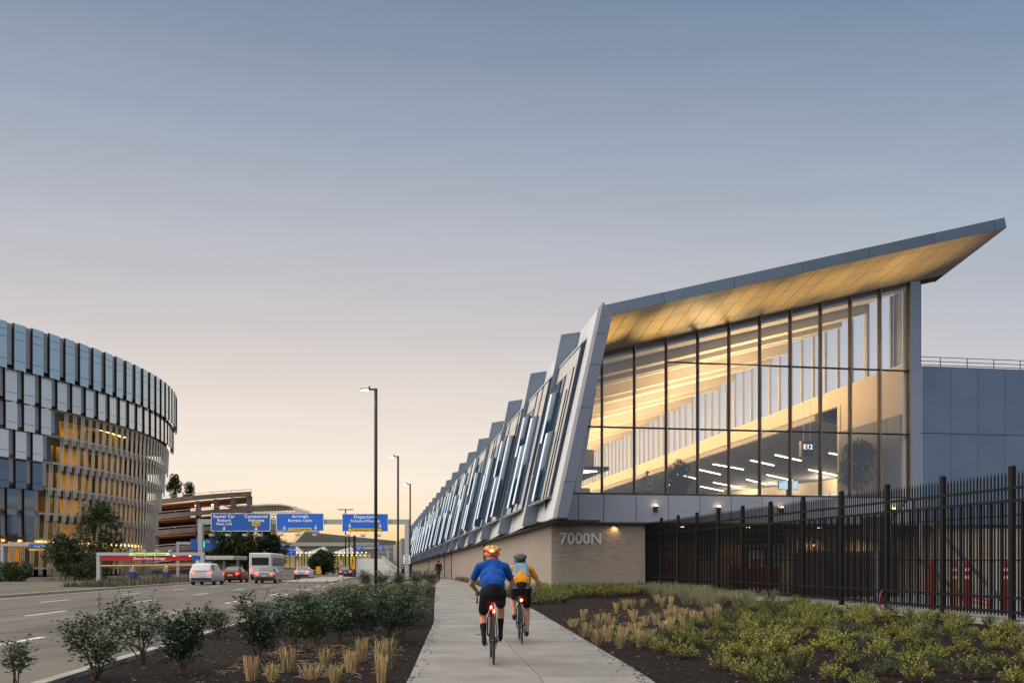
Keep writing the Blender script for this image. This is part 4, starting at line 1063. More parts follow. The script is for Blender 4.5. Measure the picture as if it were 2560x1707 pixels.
# long-term garage portal
lg = thing('garage_entrance', 'low grey portal with a blue Long Term Garage board by the round building', 'entrance portal', (-52, 100, 0))
A = at(4, 1364, 100); B = at(201, 1364, 100)
for x in (A[0], B[0]-.3): MB().bbox(x, x+.3, 99.8, 100.2, -.05, A[2], .02).build('post', mat_gant, lg)
MB().bbox(A[0], B[0], 99.8, 100.2, A[2]-.02, A[2]+.25, .02).build('beam', mat_gant, lg)
MB().bbox(at(73, 0, 99.7)[0], at(156, 0, 99.7)[0], 99.6, 99.78, 3.48, 4.0, .01).build('board', mat_blue, lg)
text('lettering', 'Long Term Garage', .30, mat_signw, lg, (at(115, 0, 99.7)[0], 99.58, 3.75), spacing=1.1)
MB().box(at(73, 0, 99.7)[0], at(122, 0, 99.7)[0], 99.62, 99.75, 3.25, 3.45).build('yellow_board', mat_yel, lg)
# parking-garage sign frame behind the gantry
pg = thing('garage_sign', 'blue Parking Garage sign on a grey frame half hidden by a tree', 'road sign', (-47, 131, 0))
A = at(442, 1360, 131); B = at(478, 1360, 131)
MB().bbox(A[0], A[0]+.4, 130.8, 131.2, -.05, A[2], .02).build('post', mat_gant, pg); MB().bbox(A[0], B[0]+.1, 130.8, 131.2, A[2]-.02, A[2]+.35, .02).build('beam', mat_gant, pg)
MB().bbox(B[0], at(548, 0, 131)[0], 130.7, 130.85, 3.85, 5.5, .01).build('board', mat_blue, pg)
text('lettering', 'Parking Garage', .34, mat_signw, pg, (at(528, 0, 131)[0], 130.66, 5.15), spacing=1.1)
for z in (4.35, 4.75): MB().box(at(502, 0, 130)[0], at(507, 0, 130)[0], 130.6, 130.7, z, z+.3).build('green_digit', MATS['green_light'], pg)
g2 = thing('garage_sign', 'small bright blue sign on a pole right of the big tree', 'road sign', at(735, 1440, 150))
q = at(705, 1388, 150); p = at(740, 1368, 150)
MB().bbox(q[0], p[0], 149.9, 150, q[2], p[2], .01).build('board', mat_bluel, g2); text('lettering', 'Garage', .4, mat_signw, g2, (at(732, 0, 150)[0], 149.86, p[2]-.35)); text('lettering', 'Air', .4, mat_signw, g2, (at(729, 0, 150)[0], 149.86, p[2]-.85))
MB().tube([at(736, 1388, 150.2), at(736, 1425, 150.2)], .1, 6).build('pole', mat_gant, g2)
g3 = thing('yellow_topped_post', 'cream post with a yellow cap beside the road', 'post', at(705, 1430, 112))
q = at(705, 1391, 112); MB().bbox(q[0]-.15, q[0]+.15, 111.9, 112.1, -.1, q[2], .02).build('post', M('cream_post', (.6, .62, .45), .6), g3); MB().bbox(q[0]-.45, q[0]+.45, 111.8, 112.2, q[2], q[2]+.14, .02).build('cap', mat_yel, g3)
# far overhead signs and the yellow signal
fo_ = thing('far_gantry', 'small pale gantry with two blue signs in front of the far block', 'sign gantry', at(925, 1405, 240))
A = at(882, 1369, 240); B = at(972, 1367, 240)
MB().bbox(A[0], B[0], 239.9, 240.3, A[2]-.3, A[2]+.3, .02).build('beam', mat_gant, fo_); MB().bbox(B[0]-.5, B[0], 239.9, 240.3, 0, A[2], .02).build('post', mat_gant, fo_)
for xx in (889, 905.5), (943, 959.5):
    a, e = at(xx[0], 1374, 239.7), at(xx[1], 1363, 239.7)
    MB().box(a[0], e[0], 239.5, 239.7, a[2], e[2]).build('board', mat_bluel, fo_)
    text('lettering', 'Departures', .34, mat_signw, fo_, ((a[0]+e[0])/2, 239.45, e[2]-.3)); text('lettering', 'Drop Off', .34, mat_signw, fo_, ((a[0]+e[0])/2, 239.45, e[2]-.7))
    MB().prism([(q[0], 239.45, q[2]) for q in (((a[0]+e[0])/2-.25, 0, a[2]+.35), ((a[0]+e[0])/2, 0, a[2]+.05), ((a[0]+e[0])/2+.25, 0, a[2]+.35))], (0, 0, 0), (0, .04, 0)).build('arrow', mat_signw, fo_)
ts = thing('traffic_signal', 'yellow signal head and orange sign on black poles', 'traffic signal', at(880, 1440, 120))
for xx in (873, 884.5, 888): MB().tube([at(xx, 1445, 120), at(xx, 1338, 120)], .09, 6).build('pole', mat_dark, ts)
q = at(882, 1400, 119.7); MB().bbox(q[0]-.3, q[0]+.3, 119.5, 119.8, q[2]-.45, q[2]+.45, .03).build('signal_head', mat_yel, ts)
for dz in (-.28, 0, .28): MB().tube([(q[0], 119.5, q[2]+dz), (q[0], 119.42, q[2]+dz)], .1, 10).build('lens', mat_dark, ts)
q = at(882.5, 1415.5, 119.7); MB().bbox(q[0]-.3, q[0]+.3, 119.6, 119.7, q[2]-.36, q[2]+.36, .01).build('orange_board', M('sign_orange', (.7, .32, .01), .5, emit=(.8, .35, .0), es=.2), ts)  # orange board given a faint glow though it holds no lamp
tag(MB().bbox(*(lambda p: (p[0]-.35, p[0]+.35, 139.8, 140))(at(796, 0, 140)), .3, 1.5, .02).build('orange_sign', MATS['sign_orange']), 'small orange board left of the traffic signal', 'sign')
tag(MB().bbox(*(lambda p: (p[0]-.2, p[0]+.2, 84.8, 85.2))(at(853, 0, 85)), 0, .62, .05).build('marker_post', M('cream_post', (.6, .62, .45), .6)), 'stubby cream marker post on the tip of the traffic island', 'bollard')
isl = MB().prism([(-20.5, 78, -.05), (-16.2, 80, -.05), (-20.5, 118, -.05), (-25, 118, -.05)], (0, 0, 0), (0, 0, .17)).build('traffic_island', mat_kerb); tag(isl, kind='structure')

# ================================================================== LAMP POSTS
mat_pole = M('pole_bronze', (.035, .028, .022), .5, metal=.3)
mat_ledw = emitmat('lamp_white', (1, .93, .8), 25)
lp = local('lamp_post', 'nearest and tallest looking of the dark lamp posts beside the walk', 'lamp post', (-8.55, 56, 0), 'lamp posts along the walk')
H = 12.6
MB().tube([(0, 0, -.1), (0, 0, H)], .105, 10).build('pole', mat_pole, lp, smooth=True)
MB().bbox(-.2, .2, -.2, .2, -.1, .12, .02).build('base_plate', mat_pole, lp)
MB().bar((0, 0, H-.06), (-.62, 0, H-.06), .08, .10).build('arm', mat_pole, lp)
MB().bbox(-.98, -.35, -.14, .14, H-.10, H, .02).build('lamp_head', mat_pole, lp)
MB().box(-.93, -.45, -.1, .1, H-.118, H-.102).build('lamp_lens', mat_ledw, lp)
MB().tube([(-.4, 0, H), (-.4, 0, H+.14)], .05, 6).build('photocell', mat_pole, lp)
dup(lp, (-11.5, 90, 0), label='middle dark lamp post between the other two beside the walk')
dup(lp, (-13.7, 120, 0), label='farthest dark lamp post, standing by the right gantry post')
dl = local('double_lamp_post', 'dark lamp post with two opposite arms behind the Departures sign', 'lamp post', at(864, 1417, 150)[:2]+(0,))
Hd = at(864, 1272, 150)[2]
MB().tube([(0, 0, 0), (0, 0, Hd)], .11, 8).build('pole', mat_pole, dl)
for sg_ in (-1, 1):
    MB().bbox(min(sg_*.1, sg_*1.3), max(sg_*.1, sg_*1.3), -.15, .15, Hd-.15, Hd-.02, .02).build('lamp_head', mat_pole, dl)
tl = thing('thin_pole', 'thin dark pole rising left of the round clipped tree', 'pole', at(761, 1420, 170)[:2]+(0,))
MB().tube([at(761, 1425, 170), at(761, 1375, 170)], .08, 6).build('pole', mat_pole, tl)
# ================================================================== PEOPLE
mat_skin = M('skin', (.46, .25, .16), .55); mat_skin2 = M('skin_tan', (.50, .29, .18), .55)
def fabric(n, c): return M(n, c, .85, var=.22, vs=7, bump=.8, bs=13, spec=.2)
def person(name, label, caps, mats, loc, group=None, rz=0., vox=.012, hair=None):
    """one continuous body: tapered limbs fused by a voxel remesh, then each face takes the cloth or skin of the nearest limb"""
    bm = bmesh.new()
    def cap(p0, r0, p1, r1, flat=1.0):
        p0 = Vector(p0); p1 = Vector(p1); d = p1-p0; L = d.length or 1e-4; d.normalize()
        a = d.cross(Vector((0, 1, 0)))
        if a.length < .05: a = d.cross(Vector((1, 0, 0)))
        a.normalize(); b = d.cross(a); n = 12; rings = []
        for k in range(9):
            if k < 4: t = -math.pi/2+math.pi/2*k/4; c = p0+d*r0*math.sin(t); r = max(r0*math.cos(t), .002)
            elif k == 4: c, r = p0, r0
            else: t = math.pi/2*(k-5)/4; c = p1+d*r1*math.sin(t); r = max(r1*math.cos(t), .002)
            rings.append([bm.verts.new(c+a*math.cos(2*math.pi*i/n)*r+b*math.sin(2*math.pi*i/n)*r*flat) for i in range(n)])
        for u, v in zip(rings, rings[1:]):
            for i in range(n): bm.faces.new((u[i], u[(i+1) % n], v[(i+1) % n], v[i]))
        bm.faces.new(rings[0][::-1]); bm.faces.new(rings[-1])
    for c in caps: cap(*c[:4], *( [c[5]] if len(c) > 5 else []))
    bmesh.ops.recalc_face_normals(bm, faces=bm.faces)
    me = bpy.data.meshes.new(name); bm.to_mesh(me); bm.free()
    tmp = bpy.data.objects.new(name, me); C.objects.link(tmp)
    m = tmp.modifiers.new('r', 'REMESH'); m.mode = 'VOXEL'; m.voxel_size = vox
    s = tmp.modifiers.new('s', 'SMOOTH'); s.factor = .5; s.iterations = 3
    dg = bpy.context.evaluated_depsgraph_get()
    out_ = bpy.data.meshes.new_from_object(tmp.evaluated_get(dg)); bpy.data.objects.remove(tmp)
    ml = list(dict.fromkeys(mats)); out_.materials.clear()
    for q in ml: out_.materials.append(q)
    n = len(out_.polygons); cen = np.empty(n*3); out_.polygons.foreach_get('center', cen); cen = cen.reshape(-1, 3)
    best = np.full(n, 1e9); idx = np.zeros(n, int)
    for c in caps:
        p0 = np.array(c[0]); p1 = np.array(c[2]); d = p1-p0; L2 = max(d @ d, 1e-8)
        t_ = np.clip(((cen-p0) @ d)/L2, 0, 1); dist = np.linalg.norm(cen-(p0+t_[:, None]*d), axis=1)-(c[1]+(c[3]-c[1])*t_)
        w = dist < best; best[w] = dist[w]; idx[w] = ml.index(mats[c[4]])
    out_.polygons.foreach_set('material_index', idx.astype(np.int32)); out_.polygons.foreach_set('use_smooth', [True]*n)
    o = bpy.data.objects.new(name, out_); C.objects.link(o); o.location = loc; o.rotation_euler = (0, 0, rz)
    OFF[o.name] = (0, 0, 0)
    return tag(o, label, 'person', group)
def hand(p, d, side, mi, s=1.):    # palm, four bent fingers of unequal length and a thumb, gripping along d
    p = Vector(p); d = Vector(d).normalized(); up = Vector((0, 0, 1)); x = d.cross(up).normalized(); dn = d.cross(x).normalized()
    if dn.z > 0: dn = -dn
    c = [(p, .030, p+d*.075, .033, mi)]
    for k, (o, l) in enumerate(((-.030, .062), (-.010, .074), (.011, .070), (.030, .055))):
        b = p+d*.085+x*o; m_ = b+d*l*.45+dn*l*.25; e = m_+dn*l*.55-d*l*.15
        c += [(b, .0095, m_, .009, mi), (m_, .009, e, .0075, mi)]
    tb = p+d*.03+x*(-.032*side); c += [(tb, .011, tb+d*.035+x*(-.02*side)+dn*.015, .0095, mi)]
    return [(tuple(a), r0, tuple(b), r1, m) for a, r0, b, r1, m in c]
def head(c, mi, mh, s=1.):   # skull, jaw, nose, ears, neck joint; faces +Y
    c = Vector(c); v = lambda x, y, z: tuple(c+Vector((x, y, z))*s)
    return [(v(0, -.012, .02), .088*s, v(0, .012, .03), .086*s, mi), (v(0, .035, -.065), .052*s, v(0, .05, -.075), .042*s, mi), (v(0, .09, -.02), .016*s, v(0, .108, -.032), .013*s, mi),
            (v(.078, -.005, -.01), .018*s, v(.082, -.012, .015), .014*s, mi), (v(-.078, -.005, -.01), .018*s, v(-.082, -.012, .015), .014*s, mi)]

# --- bicycles (local axes: rear wheel touches the ground at the origin, +Y is forward)
mat_frame = M('bike_frame', (.012, .012, .014), .35, metal=.4); mat_tyre = M('tyre', (.012, .012, .012), .8); mat_rim = M('rim', (.10, .10, .11), .3, metal=.8)
mat_redlamp = emitmat('red_tail_light', (1, .03, .015), 60); mat_saddle = M('saddle', (.01, .01, .01), .6)
def wheel(mb_t, mb_r, y, r=.335):
    n = 32; k = 6; V = []; F = []
    for i in range(n):
        a = 2*math.pi*i/n
        for j in range(k):
            b = 2*math.pi*j/k; rr = r-.016+.016*math.cos(b); V.append((.014*math.sin(b), y+rr*math.cos(a), r+rr*math.sin(a)))
    F = [(i*k+j, i*k+(j+1) % k, ((i+1) % n)*k+(j+1) % k, ((i+1) % n)*k+j) for i in range(n) for j in range(k)]
    mb_t.add(V, F)
    V = []
    for i in range(n):
        a = 2*math.pi*i/n
        for x_, rr in ((-.010, r-.03), (.010, r-.03), (.008, r-.052), (-.008, r-.052)): V.append((x_, y+rr*math.cos(a), r+rr*math.sin(a)))
    mb_r.add(V, [(i*4+j, i*4+(j+1) % 4, ((i+1) % n)*4+(j+1) % 4, ((i+1) % n)*4+j) for i in range(n) for j in range(4)])
    for i in range(24):
        a = 2*math.pi*i/24; sx = .03 if i % 2 else -.03
        mb_r.tube([(sx, y+.012*math.cos(a+1.2), r+.012*math.sin(a+1.2)), (0, y+(r-.045)*math.cos(a), r+(r-.045)*math.sin(a))], .0013, 3, False)
    mb_r.tube([(-.05, y, r), (.05, y, r)], .017, 8)
def bicycle(label, loc, rz, drop, ped):
    b = local('bicycle', label, 'bicycle', loc, None, rz); r = .335
    for y in (0, 1.02):
        t_ = MB(); w_ = MB(); wheel(t_, w_, y)
        wo = w_.build('wheel', mat_rim, b); to = t_.build('tyre', mat_tyre, wo, smooth=True)
    f = MB(); BBk = (0, .41, .27); ST = (0, .20, .80); HT_ = (0, .80, .84); HB = (0, .84, .70)
    f.tube([BBk, ST], .016, 8); f.tube([ST, HT_], .015, 8); f.tube([BBk, HB], .019, 8); f.tube([HT_, HB], .019, 8)
    for s in (-1, 1):
        f.tube([(s*.055, 0, r), (s*.035, .33, .285), (s*.02, .41, .27)], .009, 6); f.tube([(s*.055, 0, r), (s*.03, .18, .76)], .008, 6); f.tube([(s*.05, 1.02, r), (s*.05, .93, .60), (s*.02, .85, .70)], .011, 6)
    f.build('frame', mat_frame, b, smooth=True)
    MB().tube([ST, (0, .165, .92)], .013, 8).build('seat_post', mat_rim, b, smooth=True)
    sd = MB(); sd.ell((0, .10, .945), (.075, .10, .03), 12, 6); sd.tube([(0, .12, .945), (0, .30, .94)], [.05, .018], 8); sd.build('saddle', mat_saddle, b, smooth=True)
    h = MB(); h.tube([HT_, (0, .83, .95), (0, .88, .97)], .014, 8)
    if drop:
        for s in (-1, 1): h.tube([(0, .88, .97), (s*.19, .89, .97), (s*.205, .97, .96), (s*.21, 1.0, .90), (s*.21, .95, .84), (s*.215, .86, .83)], .013, 6); h.tube([(s*.205, .99, .97), (s*.205, 1.03, 1.0)], .012, 6)
    else: h.tube([(-.33, .84, .98), (-.12, .9, .98), (.12, .9, .98), (.33, .84, .98)], .013, 6)
    h.build('handlebar', mat_frame, b, smooth=True)
    c_ = MB(); a = ped
    for s in (-1, 1):
        dy, dz = math.cos(a)*.17*s, math.sin(a)*.17*s
        c_.tube([(s*.07, .41, .27), (s*.085, .41+dy, .27+dz)], .010, 6); c_.box(s*.095-.0+(-.05 if s < 0 else 0), s*.095+(.05 if s > 0 else 0), .41+dy-.045, .41+dy+.045, .27+dz-.01, .27+dz+.01)
    c_.lathe([(.0, -.002), (.095, -.002), (.095, .002), (.0, .002)], 20, (.05, .41, .27), 'x'); c_.build('crankset', mat_rim, b)
    ch_ = MB(); ch_.tube([(.05, 0, .37), (.05, .41, .365)], .004, 4); ch_.tube([(.05, 0, .30), (.05, .41, .175)], .004, 4); ch_.lathe([(.0, -.012), (.04, -.012), (.03, .012), (.0, .012)], 12, (.04, 0, r), 'x'); ch_.build('chain', mat_rim, b)
    return b
Z1 = .122
b1 = bicycle('black drop-bar bicycle ridden by the person in blue, two red rear lights', (-.245, 11.75, Z1), .06, True, .1)
for dx, z in ((-.028, .80), (.012, .745)): MB().ell((dx, .145-.03, z), (.017, .012, .026), 8, 6).build('tail_light', mat_redlamp, b1, smooth=True)
b2 = bicycle('black bicycle ridden by the person in orange, one red rear light', (.16, 14.87, Z1), .04, False, -1.2)
MB().ell((.0, .11, .80), (.026, .012, .026), 8, 6).build('tail_light', mat_redlamp, b2, smooth=True)

def rider(loc, rz, name_lab, shirt, shorts, sock, shoe, skin, ped, wide, lean, elbow, flat_bar, hip_z=1.0, head_z=1.545):
    a = ped; PY = {s: (.41+math.cos(a)*.17*s, .27+math.sin(a)*.17*s) for s in (-1, 1)}
    mats = [skin, shirt, shorts, sock, shoe]
    hp = (0, .10, hip_z); sh = Vector((0, lean, 1.40))
    caps = [((-.075*wide, .12, hip_z-.01), .125, (.075*wide, .12, hip_z-.01), .125, 2), ((0, .11, hip_z+.03), .145, (0, .15, hip_z+.10), .135, 2),
            ((-.05, .16, hip_z+.14), .128, (.05, .16, hip_z+.14), .128, 1), ((-.075, lean*.72, 1.24), .118, (.075, lean*.72, 1.24), .118, 1), ((0, .15, hip_z+.12), .135, tuple(sh+Vector((0, -.02, -.08))), .13, 1),
            ((-.135*wide, lean, 1.375), .082, (.135*wide, lean, 1.375), .082, 1), ((0, lean, 1.40), .066, (0, lean+.07, 1.50), .052, 0), ((-.07, lean-.01, 1.42), .07, (.07, lean-.01, 1.42), .07, 1)]
    caps += head((0, lean+.10, head_z), 0, 0)
    for s in (-1, 1):
        hipj = Vector((s*.095, .14, hip_z-.03)); py, pz = PY[s]; foot = Vector((s*.125, py-.05, pz+.075))
        d = foot-hipj; L1, L2 = .44, .43; dist = min(d.length, L1+L2-.005); x = (L1*L1-L2*L2+dist*dist)/(2*dist); h_ = math.sqrt(max(0, L1*L1-x*x))
        n_ = Vector((s*.10, 1, .25)); n_ = (n_-d.normalized()*n_.dot(d.normalized())).normalized(); knee = hipj+d.normalized()*x+n_*h_
        mid = hipj.lerp(knee, .72)
        caps += [(tuple(hipj), .098, tuple(mid), .078, 2), (tuple(mid), .066, tuple(knee), .056, 0), (tuple(knee), .054, tuple(knee.lerp(foot, .35)), .056, 0 if sock is skin else 3 if False else 0),
                 (tuple(knee.lerp(foot, .35)), .055, tuple(knee.lerp(foot, .75)), .038, 0 if sock is skin else 3), (tuple(knee.lerp(foot, .72)), .039, tuple(foot), .034, 3),
                 (tuple(foot+Vector((0, -.05, -.025))), .036, tuple(foot+Vector((0, .13, -.038))), .033, 4), (tuple(foot+Vector((0, 0, 0))), .038, tuple(foot+Vector((0, .06, -.02))), .04, 4)]
        shj = Vector((s*.185*wide, lean, 1.375)); hb = Vector((s*.21, .93, .985)) if not flat_bar else Vector((s*.30, .80, 1.005))
        el = (shj+hb)/2+Vector((s*elbow, -.10, -.05)); sl_ = shj.lerp(el, .62)
        caps += [(tuple(shj), .066, tuple(sl_), .056, 1), (tuple(shj.lerp(el, .55)), .047, tuple(el), .041, 0), (tuple(el), .040, tuple(hb+Vector((0, -.06, .02))), .027, 0)]
        caps += hand(hb+Vector((0, -.07, .02)), (0, 1, -.15), s, 0)
    return person('person', name_lab, caps, mats, loc, None, rz, .011)
mat_blueS = fabric('blue_jersey', (.008, .075, .33)); mat_blk = fabric('black_cloth', (.010, .010, .012)); mat_org = fabric('orange_shirt', (.62, .25, .012)); mat_gry = fabric('dark_grey_cloth', (.025, .026, .03))
p1_ = rider((-.245, 11.75, Z1), .06, 'cyclist in a royal blue jersey and black shorts riding away', mat_blueS, mat_blk, mat_blk, mat_blk, mat_skin, .1, 1.02, .42, .11, False, 1.0, 1.50)
p2_ = rider((.16, 14.87, Z1), .04, 'cyclist in an orange shirt and black shorts carrying a grey backpack', mat_org, mat_blk, mat_skin2, mat_gry, mat_skin2, -1.2, 1.0, .48, .10, True, 1.0, 1.47)
def helmet(par, c, mats, light=None):
    m = MB(); cx, cy, cz = c
    for k in range(7):      # padded ribs with slots between them
        a = -1.15+2.3*k/6; m.k = k % len(mats)
        pts = []
        for j in range(9):
            t_ = -.25+3.5*j/8; x = math.sin(a)*.118*math.sin(max(.12, min(3.0, t_))); pts.append((cx+x, cy+.135*-math.cos(t_), cz+.02+.105*math.sin(t_)*math.cos(a*.75)))
        m.tube(pts, [.014, .022, .025, .026, .027, .027, .026, .022, .012], 6)
    m.k = 0; n = 20; V = []
    for i in range(n):
        t_ = 2*math.pi*i/n
        V += [(cx+.112*math.cos(t_), cy+.135*math.sin(t_), cz-.012), (cx+.118*math.cos(t_), cy+.14*math.sin(t_), cz+.03), (cx+.10*math.cos(t_), cy+.12*math.sin(t_), cz+.035)]
    m.add(V, [(i*3+j, ((i+1) % n)*3+j, ((i+1) % n)*3+j+1, i*3+j+1) for i in range(n) for j in range(2)])
    m.ell((cx, cy, cz+.025), (.104, .124, .085), 14, 8)
    h = m.build('helmet', mats, par, smooth=True)
    if light: 
        MB().ell((cx-.01, cy-.135, cz+.055), (.034, .02, .024), 10, 6).build('helmet_light', light, h, smooth=True)
        MB().bbox(cx-.035, cx-.005, cy-.02, cy+.02, cz+.11, cz+.165, .006).build('camera_mount', mat_dark, h)
helmet(p1_, (0, .52, 1.555), [M('helmet_orange', (.72, .13, .02), .35), M('helmet_green', (.40, .52, .05), .35)], emitmat('helmet_lamp', (1, .05, .02), 45))
helmet(p2_, (0, .58, 1.525), [M('helmet_black', (.014, .015, .02), .4), M('helmet_grey', (.06, .065, .08), .4)])
# backpack: carried, a thing of its own
bp_ = local('backpack', 'grey-blue backpack with dark lower half on the cyclist in orange', 'backpack', (.16, 14.87, Z1), None, .04)
def lean_(x, y, z): return (x, y+(z-1.1)*.85, z)
MB().bbox(-.165, .165, .045, .20, 1.02, 1.26, .045, lean_).build('lower_bag', M('pack_grey', (.06, .062, .06), .8, var=.2, vs=8), bp_, smooth=False)
MB().bbox(-.15, .15, .055, .20, 1.255, 1.50, .05, lean_).build('upper_bag', M('pack_blue', (.17, .26, .30), .75, var=.25, vs=7), bp_, smooth=False)
MB().bbox(-.085, .085, .01, .06, 1.09, 1.22, .02, lean_).build('pocket', M('pack_dark', (.025, .025, .025), .8), bp_)
sm_ = MB()
for s in (-1, 1): sm_.tube([lean_(s*.10, .2, 1.47), lean_(s*.16, .30, 1.42), lean_(s*.185, .26, 1.24), lean_(s*.16, .17, 1.08)], .016, 6)
sm_.build('strap', MATS['pack_dark'], bp_)
for o_ in (b1, p1_): o_.scale = (.93, .93, .93)
for o_ in (b2, p2_, bp_): o_.scale = (.905, .905, .905)
# walker far down the path
def walker(lab, loc, rz, coat, leg, skin, stride=.16, sc=1.0):
    mats = [skin, coat, leg, leg, mat_blk]
    caps = [((0, 0, 1.05), .16, (0, 0, 1.32), .165, 1), ((-.12, 0, 1.42), .08, (.12, 0, 1.42), .08, 1), ((-.06, 0, .98), .155, (.06, 0, .98), .155, 1), ((-.05, 0, .72), .15, (.05, 0, .72), .15, 1), ((0, 0, 1.45), .055, (0, .02, 1.56), .05, 0)]
    caps += head((0, .03, 1.64), 0, 0)
    caps += [((0, -.02, 1.68), .094, (0, .0, 1.70), .09, 4)]
    for s in (-1, 1):
        st = stride*s; hj = Vector((s*.09, 0, .92)); ft = Vector((s*.085, st, .07+(.05 if s < 0 else 0))); kn = (hj+ft)/2+Vector((0, .05, .02))
        caps += [(tuple(hj), .095, tuple(kn), .062, 2), (tuple(kn), .060, tuple(ft), .040, 2), (tuple(ft+Vector((0, -.04, -.03))), .036, tuple(ft+Vector((0, .14, -.035))), .032, 4)]
        shj = Vector((s*.19, 0, 1.41)); el = Vector((s*.26, -.02-st*.3, 1.13)); wr = Vector((s*.25, .06-st*.7, .90))
        caps += [(tuple(shj), .066, tuple(el), .054, 1), (tuple(el), .052, tuple(wr), .038, 1)]+hand(wr, (0, .1, -1), s, 0)
    o = person('person', lab, caps, mats, loc, None, rz, .012); o.scale = (sc, sc, sc)
    return o
walker('person in a dark knee-length coat walking away along the wall', (-6.75, 82, .12), .12, fabric('navy_coat', (.012, .013, .018)), mat_blk, mat_skin, sc=1.08)
walker('person standing inside the hall behind the lower left glass', T(6.3, 4.0, 5.06), 2.6, fabric('pale_shirt', (.40, .33, .27)), mat_gry, mat_skin2, .03)

# ================================================================== HALL FURNISHINGS
def hang(label, u0, txt, loc, w, h, rods, glow):
    s = local('gate_sign', label, 'sign', loc, None, RZ)
    MB().bbox(-w/2, w/2, -.12, .12, 0, h, .01).build('panel', M('sign_navy', (.03, .055, .10), .4), s)
    MB().box(-w/2-.10, -w/2-.002, -.12, .12, 0, h).build('edge_panel', M('sign_edge', (.45, .35, .28), .5), s)
    text('lettering', txt, h*.44, M('sign_glow', (.8, .8, .8), .4, emit=(.95, .97, 1), es=1.6), s, (.02, -.135, h*.62))
    for dx in (-w*.3, w*.3): MB().tube([(dx, 0, h), (dx, 0, h+rods)], .015, 5).build('rod', mat_gant, s)
def at3(x, y, Z): return at(x, y, Z)
hang('hanging dark gate sign reading E12 in the lounge', 0, 'E12', at(2017, 1141, 58), .74, .98, 2.6, 1)
hang('hanging dark gate sign reading E11 farther back in the hall', 0, 'E11', at(1699, 1225, 62), .56, .58, 1.6, 1)
sc = local('info_screen', 'pair of pale blue gate screens standing in the lounge', 'screen', at(1970, 1224, 60), None, RZ)
for x in (-.36, .38):
    MB().bbox(x-.34, x+.34, -.05, .05, 0, .62, .01).build('screen_body', mat_dark, sc)
    MB().box(x-.31, x+.31, -.058, -.052, .03, .59).build('display', M('display', (.3, .4, .5), .3, emit=(.55, .78, .95), es=.85), sc)
MB().box(-.12, .12, -.03, .06, -1.5, 0).build('stand', mat_dark, sc)
text('lettering', 'E12', .16, mat_signk, sc, (-.5, -.066, .5))

# ================================================================== SERVICE YARD BEHIND THE FENCE
def yard(name, label, cat, loc, group=None): return local(name, label, cat, loc, group, RZ)
cont = yard('storage_container', 'big brown metal container standing behind the fence', 'container', at(2130, 1497, 40)[:2]+(.1,))
MB().bbox(-1.9, 1.9, -.6, 1.2, 0, 2.0, .02).build('body', M('container_brown', (.075, .045, .03), .7, var=.3, vs=1.5), cont)
for k in range(12): MB().box(-1.75+.31*k, -1.62+.31*k, -.65, -.60, .12, 1.88).build('rib', MATS['container_brown'], cont)
cart = yard('red_cart', 'dark red baggage cart parked behind the left fence panels', 'cart', at(1890, 1488, 42)[:2]+(.1,))
MB().prism([(-1.0, -.5, .35), (.9, -.5, .35), (.95, -.5, 1.3), (-1.1, -.5, 1.3)], (0, 0, 0), (0, 1.0, 0)).build('tub', M('cart_red', (.20, .012, .012), .5, var=.2, vs=2), cart)
for x in (-.7, .6):
    for y_ in (-.45, .45): MB().lathe([(.0, -.05), (.17, -.05), (.17, .05), (.0, .05)], 12, (x, y_, .17), 'y').build('wheel', mat_tyre, cart)
MB().tube([(-1.05, -.3, 1.2), (-1.35, -.3, 1.75), (-1.35, .3, 1.75), (-1.05, .3, 1.2)], .03, 6).build('handle', mat_dark, cart)
bc = [(2418, 1.9, 'red'), (2331, 2.0, 'red'), (2386, 2.1, 'orange'), (2478, 2.2, 'grey'), (2513, 2.15, 'red'), (1988, 2.0, 'dark')]
lb_ = {0: 'red and white banded bollard left of the sloping red pipe', 1: 'red bollard at the upper end of the sloping red pipe', 2: 'orange banded bollard between the two red ones', 3: 'grey bollard with a red cap near the right edge', 4: 'red and white bollard next to the last tall fence post', 5: 'thick dark grey bollard by the lit doorway'}
for i, (x, zt, kd) in enumerate(bc):
    Y = 27 if i != 5 else 41
    c = {'red': (.24, .012, .010), 'orange': (.3, .07, .02), 'grey': (.3, .33, .36), 'dark': (.05, .055, .06)}[kd]
    b_ = yard('bollard', lb_[i], 'bollard', at(x, 0, Y)[:2]+(.1,), 'bollards in the service yard')
    hh = 1.45 if i != 5 else 1.9
    MB().tube([(0, 0, 0), (0, 0, hh)], .075 if i != 5 else .16, 12).build('post', M('bollard_'+kd, c, .5), b_, smooth=False)
    MB().tube([(0, 0, hh), (0, 0, hh+.05)], [.08, .04], 12).build('cap', M('bollard_red', (.24, .012, .010), .5), b_)
    if kd in ('red', 'orange') and i != 1:
        for z in (.95, 1.18): MB().tube([(0, 0, z), (0, 0, z+.09)], .079, 12).build('band', M('band_white', (.6, .58, .55), .5), b_)
pp = thing('red_pipe', 'sloping double red pipe rail low behind the fence', 'pipe', at(2400, 1480, 28))
a, e = at(2295, 1458, 31), at(2470, 1500, 27)
MB().tube([a, e], .03, 6).build('rail', M('pipe_red', (.5, .05, .04), .5), pp); MB().tube([(a[0], a[1], a[2]-.14), (e[0], e[1], e[2]-.14)], .03, 6).build('rail', MATS['pipe_red'], pp)
for t_ in (0, .5, 1): q = Vector(a).lerp(Vector(e), t_); MB().tube([(q.x, q.y, .1), tuple(q)], .03, 6).build('stand', MATS['pipe_red'], pp)
gt_ = thing('boarding_stair', 'slim steel service stair frame with crossing diagonal struts behind the fence', 'stair frame', at(2300, 1500, 33)[:2]+(.1,))
